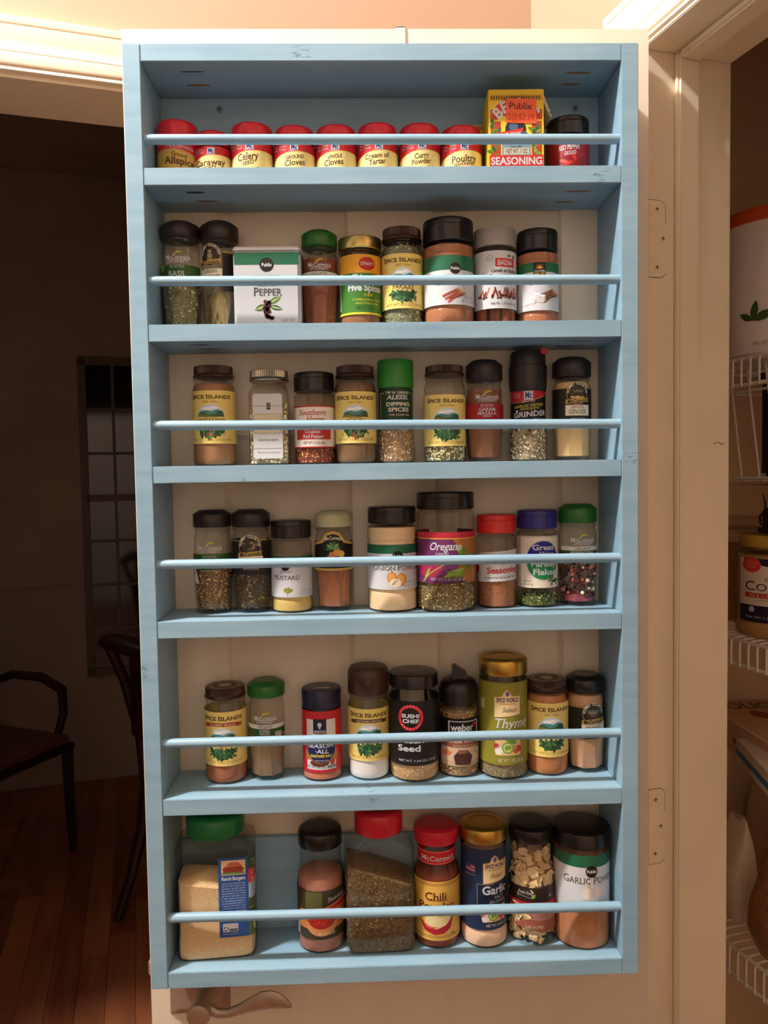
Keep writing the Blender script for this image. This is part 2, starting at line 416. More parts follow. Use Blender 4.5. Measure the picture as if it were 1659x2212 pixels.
class L:
    """a label on a jar in shares of its own: X -1..1 as seen from straight ahead, V 0 (bottom) .. 1 (top)"""
    def __init__(s, root, surf, r, v0, v1, cyl=True):
        s.root = root; s.r = r; s.v0 = v0; s.h = v1 - v0; s.cyl = cyl; s.surf = surf
        s.pap = Art(surf); s.pic = Art(surf); s.let = Art(surf)
    def U(s, x): return s.r * math.asin(max(-1, min(1, x))) if s.cyl else s.r * x
    def V(s, v): return s.v0 + v * s.h
    def paper(s, col, x0=-1., x1=1., v0=0., v1=1.): s.pap.rect(s.U(x0), s.V(v0), s.U(x1), s.V(v1), col, 2)
    def wrap(s, col, v0=0., v1=1., a=150):
        u = s.r * math.radians(a); s.pap.rect(-u, s.V(v0), u, s.V(v1), col, 2)
    def q(s, x0, v0, x1, v1, col, l=3): s.pic.rect(s.U(x0), s.V(v0), s.U(x1), s.V(v1), col, l)
    def p(s, pts, col, l=3): s.pic.poly([(s.U(x), s.V(v)) for x, v in pts], col, l)
    def e(s, x, v, rx, ry, col, l=3, a0=0, a1=360): s.pic.ell(s.U(x), s.V(v), rx * s.r, ry * s.h, col, l, a0, a1)
    def ln(s, pts, w, col, l=4): s.pic.line([(s.U(x), s.V(v)) for x, v in pts], w, col, l)
    def t(s, txt, x0, x1, v0, v1, col, l=7, **k):
        s.let.text(txt, s.U(x0), s.U(x1), s.V(v0), s.V(v1), col, l, **k)
    def ring(s, txt, x, v, R, a0, a1, h, col, l=7, **k): s.let.ring(txt, s.U(x), s.V(v), R * s.r, a0, a1, h, col, l, **k)
    def lf(s, x, v, ln, w, ang, col, l=5): s.pic.leaf(s.U(x), s.V(v), ln * s.r, w * s.r, ang, col, l)
    def done(s, name='label', par=None):
        par = par or s.root
        top = s.pap.build(name, par)
        if top is None:
            a = s.pic if s.pic.f else s.let
            top = a.build(name, par)
            if a is s.pic: s.let.build('lettering', top)
        else:
            s.pic.build('printed_picture', top); s.let.build('lettering', top)
        return top

# ------------------------------------------------------------------ the setting: hallway, pantry and the dark room beyond
TH = math.radians(16); E1 = Vector((math.cos(TH), math.sin(TH), 0)); E2 = Vector((-math.sin(TH), math.cos(TH), 0)); J0 = Vector((337, 136, 0))
def RM(s, t, z): q = J0 + E1 * s + E2 * t; return (q.x, q.y, z)
RLOC = W(J0.x, J0.y, 0)
def rbox(name, s0, t0, z0, s1, t1, z1, m, kind='structure', parent=None, bev=0., **k):
    """a box in the room's own frame (s into the pantry, t away from the camera)"""
    o = MB().box(s0, t0, z0, s1, t1, z1, bev).build(name, m, parent, smooth=bool(bev), fix=False)
    if parent is None: o.location = RLOC; o.rotation_euler = (0, 0, TH)
    if kind and parent is None: o['kind'] = kind
    return o
FZ = -Z0; CZ = 1420.
floor = rbox('floor', -3100, -3000, FZ - 20, 900, 3500, FZ - 3, M['floor'])
random.seed(4)
s = -2080.
while s < -330:
    w = 82.; t = 425. - random.uniform(0, 500)
    while t < 3190:
        ln = random.uniform(500, 1300); a, b = max(t, 200.), min(t + ln, 3195.)
        if b > a + 5: rbox('floorboard', s + .7, a + .5, FZ - 6, s + w - .7, b - .5, FZ + random.uniform(-.3, .3), M['boards'], parent=floor)
        t += ln
    s += w
rbox('ceiling', -3100, -3000, CZ, 900, 420, CZ + 30, M['ceiling'])
rbox('ceiling_2', -3100, 418, 1000, 900, 3500, 1030, M['darkwall'])
rbox('ceiling_3', 137, -1300, 640, 900, 420, 670, M['pantrywall'])
HW = 67.                                           # height of the pantry opening, HB of the doorway
HB = 71.
wr = rbox('wall_right', 6, 18, FZ, 120, 420, CZ, M['wall'])
MB().box(6, -659, HW + 18, 120, 18, CZ).box(6, -3000, FZ, 120, -659, CZ).build('wall_section', M['wall'], wr, smooth=False)
wb = rbox('wall_back', -410, 303, FZ, 20, 418, CZ, M['wall'])
MB().box(-1330, 303, HB + 16, -410, 418, CZ).box(-3000, 303, FZ, -1330, 418, CZ).build('wall_section', M['wall'], wb, smooth=False)
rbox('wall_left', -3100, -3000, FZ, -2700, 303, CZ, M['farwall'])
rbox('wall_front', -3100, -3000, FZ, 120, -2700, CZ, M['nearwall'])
# dark room beyond the doorway
wd_ = rbox('wall_far', -3100, 3200, FZ, 400, 3300, 1020, M['darkwall'])
MB().box(-3100, 3185, -985, -960, 3200, -955, 2).build('chair_rail', M['darkwall'], wd_)
rbox('wall_side', -3100, 418, FZ, -3000, 3200, 1020, M['darkwall'])
rbox('wall_side_2', 20, 418, FZ, 120, 3200, 1020, M['darkwall'])
# window in the far wall of the dark room
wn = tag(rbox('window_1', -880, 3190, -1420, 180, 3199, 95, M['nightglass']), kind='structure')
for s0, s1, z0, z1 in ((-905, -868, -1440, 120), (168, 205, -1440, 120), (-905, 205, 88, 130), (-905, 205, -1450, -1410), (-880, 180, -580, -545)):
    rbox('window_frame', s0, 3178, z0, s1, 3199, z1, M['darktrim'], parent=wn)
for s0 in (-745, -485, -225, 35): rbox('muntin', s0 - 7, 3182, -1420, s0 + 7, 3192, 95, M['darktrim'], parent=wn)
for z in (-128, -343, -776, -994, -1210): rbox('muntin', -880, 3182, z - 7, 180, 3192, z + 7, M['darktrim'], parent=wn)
# pantry shell
rbox('wall_pantry_back', 640, -1300, FZ, 700, 420, 660, M['pantrywall'])
rbox('wall_pantry_side', 120, 330, FZ, 640, 420, 660, M['pantrywall'])
rbox('wall_pantry_near', 120, -1300, FZ, 640, -1240, 660, M['pantrywall'])

CAS = [(0, 0), (0, 7.5), (1.5, 9.5), (5, 9.5), (7, 8), (8, 11), (11, 12.5), (20, 13), (23.3, 13.1), (23.6, 12.2), (24.4, 12.2), (24.7, 13.2), (32, 12.2), (40, 12.2), (50, 14.6), (57.6, 15.2), (57.9, 14.4), (58.7, 14.4), (59, 15.4), (60, 16), (68, 16.4), (69.5, 15.2), (69.5, 0)]
def sweep(name, prof, fa, fb, m, parent=None, kind='structure'):
    """moulding: prof points (across, proud), fa / fb place them at either end"""
    n = len(prof); v = [fa(*p) for p in prof] + [fb(*p) for p in prof]
    f = [(i, (i + 1) % n, (i + 1) % n + n, i + n) for i in range(n)] + [tuple(range(n))[::-1], tuple(range(n, 2 * n))]
    me = D.meshes.new(name); me.from_pydata([(a / 1000, b / 1000, c / 1000) for a, b, c in v], [], f)
    bm = bmesh.new(); bm.from_mesh(me); bmesh.ops.recalc_face_normals(bm, faces=bm.faces); bm.to_mesh(me); bm.free()
    o = link(name, me, parent, m=m)
    if parent is None: o.location = RLOC; o.rotation_euler = (0, 0, TH); o['kind'] = kind
    return o
# casing of the dark doorway (header and right leg), its lining
R0, H0 = -416., HB + 5
sweep('trim_1', CAS, lambda w, p: (R0 + w, 303 - p, H0 + w), lambda w, p: (-1324 - w, 303 - p, H0 + w), M['trim'])
sweep('trim_2', CAS, lambda w, p: (R0 + w, 303 - p, H0 + w), lambda w, p: (R0 + w, 303 - p, FZ), M['trim'])
sweep('trim_3', CAS, lambda w, p: (-1324 - w, 303 - p, H0 + w), lambda w, p: (-1324 - w, 303 - p, FZ), M['trim'])
rbox('trim_4', -1320, 303, HB, -420, 418, HB + 16, M['trim'])
rbox('trim_5', -420, 303, FZ, -410, 418, HB + 16, M['trim'])
rbox('trim_6', -1330, 303, FZ, -1320, 418, HB + 16, M['trim'])
# pantry opening: casing on the hallway face, lining with a stop
T0, H1 = 5., HW + 5
sweep('trim_7', CAS, lambda w, p: (6 - p, T0 + w, H1 + w), lambda w, p: (6 - p, T0 + w, FZ), M['trim'])
sweep('trim_8', CAS, lambda w, p: (6 - p, T0 + w, H1 + w), lambda w, p: (6 - p, -646 - w, H1 + w), M['trim'])
sweep('trim_9', CAS, lambda w, p: (6 - p, -646 - w, H1 + w), lambda w, p: (6 - p, -646 - w, FZ), M['trim'])
jamb = rbox('trim_10', 0, 0, FZ, 137, 18, HW + 18, M['trim'], bev=1.2)
rbox('stop_strip', 47, -11, FZ, 80, 0, HW, M['trim'], parent=jamb, bev=3)
rbox('plaster_edge', 137, 3, FZ, 141, 18, HW + 18, M['trim'], parent=jamb, bev=1)
head = rbox('trim_11', 0, -641, HW, 137, 0, HW + 18, M['trim'], bev=1.2)
rbox('stop_strip', 47, -641, HW - 11, 80, -11, HW, M['trim'], parent=head, bev=3)
rbox('trim_12', 0, -659, FZ, 137, -641, HW + 18, M['trim'], bev=1.2)
M['crack'] = mat('paint_crack', '#8a6c4a', .7)
def hinge(zs, zt, zb):
    h = MB().prism([(9, zt), (27, zt), (31, zt - 2), (34, zt - 6), (34, zb + 6), (31, zb + 2), (27, zb), (9, zb)], -.9, .4, 'y').build('hinge', M['screwpaint'], jamb)
    MB().tube([(9, -.5, zt + .4), (27, -.5, zt + .4), (31.5, -.5, zt - 1.6), (34.4, -.5, zt - 6), (34.4, -.5, (zt + zb) / 2 + 20)], .45, 6).tube([(9, -.5, zb - .4), (27, -.5, zb - .4), (31.5, -.5, zb + 1.6), (34.4, -.5, zb + 6)], .45, 6).build('paint_crack', M['crack'], h)
    for s_, z in zs:
        b = MB(); b.prism([(s_ + 4.2 * math.cos(a * .5236), z + 4.2 * math.sin(a * .5236)) for a in range(12)], -1.7, -.5, 'y'); b.build('hinge_screw', M['screwpaint'], h)
        MB().box(s_ - 2.6, -1.95, z - .5, s_ + 2.6, -1.6, z + .5).box(s_ - .5, -1.95, z - 2.6, s_ + .5, -1.6, z + 2.6).build('screw_slot', M['blackmat'], h, smooth=False)
hinge([(20.9, -133), (30.0, -170), (20.9, -207.6)], -122, -220)
hinge([(19.6, -913), (27.7, -950), (18.9, -987)], -899, -1001)
MB().tube([(112, -.3, -437), (120, -.5, -434), (126, -.5, -438), (130, -.3, -435)], .5, 5).build('paint_chip', M['crack'], jamb)

# ------------------------------------------------------------------ the open pantry door (six-panel), seen from its inner face
DL, DR, DT, DY = -309., 327., 65., 89.
door = MB().box(DL, DY + 7, FZ + 12, DR, DY + 35, DT).build('door_1', M['door'], smooth=False, fix=False); door.location = W(0, 0, 0); door['kind'] = 'structure'
def dbox(n, x0, z0, x1, z1, **k): return MB().box(x0, DY, z0, x1, DY + 7.5, z1, .12).build(n, M['door'], door)
PX = ((-200., -43.), (60., 219.)); PZ = ((-50., -305.), (-420., -1010.), (-1215., -1740.))
dbox('door_stile', DL, FZ + 12, PX[0][0], DT); dbox('door_stile', PX[0][1], FZ + 12, PX[1][0], DT); dbox('door_stile', PX[1][1], FZ + 12, DR, DT)
for x0, x1 in PX:
    zz = [DT] + [q for p in PZ for q in p] + [FZ + 12]
    for i in range(0, len(zz), 2): dbox('door_rail', x0, zz[i + 1], x1, zz[i])
    for z1, z0 in PZ:
        fr = [(0, .2), (3, 3), (8, 6.2), (12, 6.8), (14, 6.8), (40, 1.2), (41.5, .6)]
        v = []; f = []
        for i, (d, y) in enumerate(fr):
            v += [(x0 + d, DY + y, z0 + d), (x1 - d, DY + y, z0 + d), (x1 - d, DY + y, z1 - d), (x0 + d, DY + y, z1 - d)]
            if i: f += [((i - 1) * 4 + k, (i - 1) * 4 + (k + 1) % 4, i * 4 + (k + 1) % 4, i * 4 + k) for k in range(4)]
        b = (len(fr) - 1) * 4; f.append((b, b + 1, b + 2, b + 3)); raw('door_panel', v, f, door, M['door'])
# lever set under the rack
hs = MB()
for d, y in ((0, 1.), (2.2, 3.2), (4.2, 4.2), (6.4, 6.4), (8.6, 7.2), (11, 9.2)):
    hs.box(-285 + d, DY - y, -1150 + d, -209 - d * .7, DY + .5, -1066 - d, .5)
plate = hs.build('handle_plate', M['nickel'], door)
lathe('handle_collar', [(23, 0), (23, 3), (20, 6), (16.5, 7), (16, 9), (14.5, 9.4)], M['nickel'], plate, loc=W(-235, DY - 9.2, -1107) - W(0, 0, 0), rot=(math.pi / 2, 0, 0))
lathe('lever_shaft', [(10.5, 0), (10.5, 20), (12, 40), (13.6, 55), (13.9, 58), (13.2, 59.6), (12.4, 60)], M['nickel'], plate, loc=W(-235, DY - 9, -1107) - W(0, 0, 0), rot=(math.pi / 2, 0, 0))
lv = []; lf = []
path = [(-226, 40, -1112, 10, 5.5), (-215, 41, -1117, 7, 5), (-203, 42, -1116.5, 6.5, 4.6), (-190, 43, -1112, 7.5, 4.4), (-176, 44, -1106, 10, 4.2), (-163, 45, -1101.5, 13, 4), (-150, 46, -1099.5, 13, 3.6), (-139, 46.5, -1101, 10.5, 3.2), (-130, 47, -1104.5, 6, 2.8), (-126, 47, -1106.5, 2, 1.5)]
n = 14
for x, dy, z, h, w in path:
    for k in range(n): a = 2 * math.pi * k / n; lv.append((x, DY - 9 - dy + w * math.cos(a), z + h * math.sin(a) * (1 if math.sin(a) > 0 else .75)))
for i in range(len(path) - 1):
    for k in range(n): lf.append((i * n + k, i * n + (k + 1) % n, (i + 1) * n + (k + 1) % n, (i + 1) * n + k))
lf += [tuple(range(n)), tuple((len(path) - 1) * n + k for k in range(n))[::-1]]
raw('lever_arm', lv, lf, plate, M['nickel'])
MB().box(DL - 6, DY + 10, -1108, DL + 1, DY + 26, -1088, 2).box(DL - 1.2, DY + 5, -1130, DL + .5, DY + 31, -1068, .5).build('latch_bolt', M['nickel'], door)

# ------------------------------------------------------------------ the spice rack
M['strap'] = mat('pale_pink_strap_plastic', '#e6cfc0', .4)
rack = tag(empty('spice_rack', W(0, 0, 0)), 'tall blue painted wooden spice rack with six shelves hung on the open pantry door', 'spice rack')
RW, RH, RD, BT = 282.4, 1058., 88.6, 19.
SZ = [-132.2, -301.9, -458.2, -632.8, -836.4, -1039.]
def board(n, *a, lab=None):
    o = MB().box(*a, .7).build(n, M['blue'], rack)
    if lab: o['label'] = lab
    return o
for sx in (-1, 1):
    x0, x1 = sorted((sx * RW, sx * (RW - BT))); board('side_panel', x0, 0, -RH, x1, RD, 0)
IX = RW - BT - .15
top = board('top_board', -IX, .3, -BT, IX, RD, 0)
for i, z in enumerate(SZ):
    b = board('shelf_board', -IX, .3, z - BT, IX, RD, z)
    if i < 2:
        for x, y, w in ((-205, 50, 13), (-212, 22, 11), (222, 26, 15), (214, 60, 12)):
            MB().prism([(x + w * math.cos(a * .314), y + 2.6 * math.sin(a * .314)) for a in range(20)], z - BT - .25, z - BT + .3, 'z').build('pocket_hole', M['bare' if y in (50, 26) or i == 0 and y == 60 else 'blackmat'], b, smooth=False)
for x, y, w, c in ((-212, 22, 13, 'blackmat'), (-212, 52, 14, 'bare'), (223, 26, 14, 'bare'), (222, 52, 12, 'bare')):
    MB().prism([(x + w * math.cos(a * .314), y + (2.4 if c == 'bare' else 1.) * math.sin(a * .314)) for a in range(20)], -BT - .25, -BT + .3, 'z').build('pocket_hole', M[c], top, smooth=False)
r1 = board('back_rail', -IX, 82.6, SZ[0], IX, RD, -BT - .1); r2 = board('back_rail', -IX, 82.6, SZ[5], IX, RD, -921.6)
for x in (-193, 235):
    b = MB(); b.prism([(x + 4 * math.cos(a * .5236), -32.5 + 4 * math.sin(a * .5236)) for a in range(12)], 81.2, 83, 'y'); b.build('rail_screw', M['steel'], r1)
    MB().box(x - 2.4, 80.9, -33, x + 2.4, 81.4, -32).box(x - .5, 80.9, -34.9, x + .5, 81.4, -30.1).build('screw_slot', M['blackmat'], r1, smooth=False)
for z0, z1 in ((-98.5, -100.2), (-252.6, -255.2), (-412.2, -417.4), (-568.9, -570.4), (-774.2, -774.6), (-979, -981.6)):
    MB().tube([(-IX, 9, z0), (0, 9, (z0 + z1) / 2), (IX, 9, z1)], 5.45, 20).build('dowel_rail', M['blue'], rack)
MB().box(19.5, 86.6, -30, 30.5, 88.4, 66.5).box(19.5, 86.6, 65.4, 30.5, 112, 67).build('hanging_strap', M['strap'], rack)

# ------------------------------------------------------------------ jars
def bits(root, name, n, shape, size, cols, z0, z1, rad, seed=1, top=.12, sec=None, front=False):
    rg = np.random.default_rng(seed)
    octv = np.array([(1, 0, 0), (-1, 0, 0), (0, 1, 0), (0, -1, 0), (0, 0, 1), (0, 0, -1)], float)
    octf = [(0, 2, 4), (2, 1, 4), (1, 3, 4), (3, 0, 4), (2, 0, 5), (1, 2, 5), (3, 1, 5), (0, 3, 5)]
    if shape == 'ball':
        bm = bmesh.new(); bmesh.ops.create_icosphere(bm, subdivisions=2, radius=1.); bm.verts.index_update()
        octv = np.array([tuple(v.co) for v in bm.verts]); octf = [tuple(v.index for v in f.verts) for f in bm.faces]; bm.free(); sc = (1, 1, 1)
    else: sc = {'flake': (1, .5, .1), 'seed': (1, .36, .36), 'stick': (1, .16, .12), 'crumb': (1, .8, .6)}[shape]
    V = []; F = []; Cc = []; pal = [tuple(min(1., 1.9 * (.88 * x + .12 * sum(lin(c)) / 3)) for x in lin(c)) for c in cols]
    for i in range(n):
        a = rg.uniform(-1.75, 1.75) if front else rg.uniform(-math.pi, math.pi); z = rg.uniform(z0, z1); sz = size * rg.uniform(.6, 1.25)
        rr = (rad(z) if callable(rad) else rad) - sz * .12
        if sec: rr *= sec(a, z)
        if rg.random() < top: rr *= math.sqrt(rg.random()); z = z1 + rg.uniform(-.3, .6) * size * .5
        q = rg.normal(size=4); q /= np.linalg.norm(q); w, x, y, zz = q
        Rm = np.array([[1 - 2 * (y * y + zz * zz), 2 * (x * y - w * zz), 2 * (x * zz + w * y)], [2 * (x * y + w * zz), 1 - 2 * (x * x + zz * zz), 2 * (y * zz - w * x)], [2 * (x * zz - w * y), 2 * (y * zz + w * x), 1 - 2 * (x * x + y * y)]])
        if shape != 'ball':       # lie flat against the wall: flatten the radial spread
            P = (octv * np.array(sc) * sz * .5) @ Rm.T
            nrm = np.array([math.sin(a), -math.cos(a), 0]); d = P @ nrm; P = P - np.outer(d * .6, nrm)
        else: P = octv * sz * .5
        P = P + np.array([rr * math.sin(a), -rr * math.cos(a), z])
        b = len(V); V += [tuple(p) for p in P]; F += [tuple(b + k for k in f) for f in octf]
        c = pal[rg.integers(len(pal))]; g = rg.uniform(.8, 1.15); Cc += [tuple(min(1, k * g) for k in c)] * len(octf)
    me = D.meshes.new(name); me.from_pydata([(a / 1000, b / 1000, c / 1000) for a, b, c in V], [], F)
    ca = me.color_attributes.new('ink', 'FLOAT_COLOR', 'CORNER'); arr = np.ones((len(F), 3, 4), np.float32); arr[:, :, :3] = np.array(Cc, np.float32)[:, None, :]
    ca.data.foreach_set('color', arr.ravel()); me.update()
    o = link(name, me, root, m=M['bits'], smooth=shape == 'ball'); o['kind'] = 'stuff'; return o

def make_lid(root, style, r, z0, z1, m, off=(0, 0), hollow=0):
    h = z1 - z0; mm = M[m] if isinstance(m, str) else m
    if style == 'flip':
        pr = [(r - .8, 0), (r, .8), (r, h * .66), (r - .6, h * .67), (r - .6, h * .70), (r, h * .71), (r, h - 2.2), (r - .7, h - .8), (r - 2.4, h)]
    elif style == 'gourmet':
        pr = [(r - .6, 0), (r, .8), (r, h * .73), (r - .7, h * .78), (r * .72, h * .96), (r * .66, h), (r * .6, h)]
    elif style == 'screw':
        pr = [(r * .97, 0), (r * 1.01, .8), (r * 1.02, 1.8), (r * .98, 3), (r * .945, 3.8), (r * .955, 4.6), (r * .955, h - 1.4), (r * .94, h - .5), (r * .88, h)]
    elif style == 'dome':
        pr = [(r - .6, 0), (r, .8), (r, h * .72), (r * .97, h * .86), (r * .86, h * .97), (r * .7, h)]
    elif style == 'cap':
        pr = [(r - .6, 0), (r, .8), (r, h - 4), (r - .5, h - 2), (r - 2, h - .5), (r - 4.5, h)]
    elif style == 'waist':
        pr = [(r * .86, 0), (r * .9, 1), (r * .96, h * .45), (r, h * .58), (r, h * .66), (r * .95, h * .70), (r * .95, h * .93), (r * .9, h)]
    elif style == 'gold':
        pr = [(r - .5, 0), (r, .8), (r, h * .80), (r * .96, h * .93), (r * .88, h), (r * .62, h), (r * .6, h - .8)]
    else:
        pr = [(r - .8, 0), (r, .8), (r, h - 1.6), (r - .6, h - .5), (r - 2, h)]
    pr = [(a, z0 + b) for a, b in pr]
    o = lathe('lid', pr, mm, root, 120 if style == 'screw' else 48, sec=octa if style == 'gourmet' and False else None, rib=(5, 6, -.042) if style == 'screw' else None)
    if off != (0, 0): o.location = (off[0] / 1000, off[1] / 1000, 0)
    if style == 'flip':
        MB().box(-5.5, -r - .7, z0 + h * .69, 5.5, -r + 1, z0 + h * .80, .4).build('flip_tab', mm, o)
    if style == 'gourmet':
        MB().tube([(-6, -r * .985, z0 + h * .72), (-4.5, -r * .97, z0 + h * .79), (4.5, -r * .97, z0 + h * .79), (6, -r * .985, z0 + h * .72)], .5, 6).build('flip_tab', mm, o)
    return o

GOUR_T = 52.
def gsec(a, z=0):
    return 1
class Jar:
    def __init__(s, label, row, cx, r, style, ztop, glass='glass', yaw=0., cy=None, name='spice_jar', cat='spice jar', lidr=None, group=None, y_back=None):
        s.r = r; s.row = row
        yb = (82. if row in (1, 6) else 88.) if y_back is None else y_back
        s.cy = yb - r if cy is None else cy
        s.root = tag(empty(name, W(cx, s.cy, SZ[row - 1] + .2), math.radians(yaw)), label, cat, group)
        s.style = style; s.sec = None; s.prof = None; s.h = ztop; R = r
        nr = lidr or r * .9
        if style == 'can':
            s.prof = [(R - 2.2, 0), (R - .5, .7), (R, 2.4), (R, ztop - 7), (R - .6, ztop - 4), (nr * .93, ztop - 1.5), (nr * .92, ztop + 2)]
        elif style == 'grip':       # plastic shaker with a step above and below the label: s.steps set through lidr tuple
            s.prof = None
        elif style == 'si':
            s.prof = [(R * .8, 0), (R * .93, .8), (R * .985, 4), (R, 9), (R, ztop - 17), (R * .985, ztop - 13.5), (R * .93, ztop - 9.5), (R * .89, ztop - 7), (R * .87, ztop - 4.5), (R * .95, ztop - 3.2), (R * .96, ztop - 1.8), (R * .9, ztop - .6), (R * .86, ztop + 2)]
        elif style == 'gourmet':
            s.prof = [(R * .86, 0, 1), (R * .905, 1.2, 1), (R * .915, 6, 1), (R * .95, 24, .8), (R * .99, 40, .35), (R, 48, 0), (R * .985, 54, 0), (R * .96, 58, 0), (R * .96, ztop - 15, 0), (R * .95, ztop - 11, 0), (R * .86, ztop - 5.5, 0), (R * .93, ztop - 3.5, 0), (R * .93, ztop - 2.2, 0), (R * .85, ztop - 1, 0), (R * .84, ztop + 2, 0)]
            s.sec = octa
        elif style == 'square':
            s.sec = rsq(1., .26)
            s.prof = [(R * .90, 0, 1), (R * .97, 1.2, 1), (R, 4, 1), (R * .99, ztop - 20, 1), (R * .97, ztop - 14, 1), (R * .95, ztop - 9, .5), (R * .88, ztop - 6, 0), (R * .86, ztop - 2, 0), (R * .86, ztop + 2, 0)]
        if getattr(s, 'prof', None): s._body(glass)
    def _body(s, glass):
        s.body = lathe('body', s.prof, M[glass], s.root, 64 if s.sec else 48, sec=s.sec, cap1=False)
        if s.style == 'gourmet':
            mb = MB()
            for k in range(8):
                pts = []
                for da, z in ((-20.5, 7), (-20, 24), (-18, 36), (-12, 45), (-5, 49), (0, 50), (5, 49), (12, 45), (18, 36), (20, 24), (20.5, 7)):
                    a = math.radians(k * 45 + da); q = s.rad(z) * (1 + (s.sec(a) - 1) * s.blend(z)) + .05; pts.append((q * math.sin(a), -q * math.cos(a), z))
                mb.tube(pts, .45, 6)
            mb.build('facet_edge', M[glass], s.body)
    def custom(s, prof, glass='glass', sec=None):
        s.prof = prof; s.sec = sec; s._body(glass); return s
    def rad(s, z):
        p = s.prof
        for a, b in zip(p, p[1:]):
            if a[1] <= z <= b[1]: return a[0] + (b[0] - a[0]) * (z - a[1]) / max(b[1] - a[1], 1e-6)
        return p[0][0]
    def blend(s, z):
        p = s.prof
        for a, b in zip(p, p[1:]):
            if a[1] <= z <= b[1] and len(a) > 2: return a[2] + (b[2] - a[2]) * (z - a[1]) / max(b[1] - a[1], 1e-6)
        return 0
    def lid(s, style, r, z0, z1, m, off=(0, 0), label=None):
        s.l = make_lid(s.root, style, r, z0, z1, m, off)
        if label: s.l['label'] = label
        return s
    sl = 0.
    def fill(s, z, m, inset=1.1, z0=None, name='spice_powder', dome=2.):
        if z0 is None: z0 = 5. if s.style == 'gourmet' else 1.6
        zs = sorted({z0, z0 + 1.2} | {p[1] for p in s.prof if z0 + 1.2 < p[1] < z - .5} | {z})
        pr = [(max(s.rad(q) - inset - (1.4 if q == z0 else 0), 2), q) + ((s.blend(q),) if s.sec else ()) for q in zs]
        e = pr[-1]; b = e[2:] if s.sec else ()
        pr += [(e[0] * .6, z + dome * .5) + b, (e[0] * .2, z + dome) + b]
        s.c = lathe(name, pr, m, s.root, 48, sec=s.sec); s.fz = z
        return s
    def slope(s, k):
        me = s.c.data
        for v in me.vertices: v.co.z += k * v.co.x * min(1., v.co.z * 1000 / s.fz) ** 4
        s.sl = k; return s
    def bits(s, name, n, shape, size, cols, z0=3., z1=None, seed=1, top=.12, inset=1.0):
        k = (s.r - 2. - size * .16) / (s.r - 1.1); s.c.scale = (k, k, 1)
        sec = (lambda a, z: 1 + (s.sec(a) - 1) * s.blend(z)) if s.sec else None
        ob = bits(s.root, name, n, shape, size, cols, z0, z1 or s.fz, lambda z: s.rad(z) - inset, seed, top, sec)
        if s.sl:
            for v in ob.data.vertices: v.co.z += s.sl * v.co.x * min(1., v.co.z * 1000 / s.fz) ** 4
        return s
    def label(s, v0, v1, r=None, x=0):
        r = (r or s.r) + .1
        return L(s.root, cyl_surf(r), r, v0, v1)
def grip(R, nr, ztop, l0, l1):
    """shaker wall with waists just outside the label"""
    return [(R - 2.2, 0), (R - .4, .8), (R, 2.6), (R, l0 - 6), (R - .2, l0 - 5), (R - .9, l0 - 3.6), (R - .3, l0 - 1.5), (R - .3, l1 + 1.5), (R - .9, l1 + 3.2), (R - .2, l1 + 5), (R, min(l1 + 7, ztop - 6)), (R, ztop - 5), (R - .8, ztop - 3), (nr * .93, ztop - 1), (nr * .92, ztop + 2)]

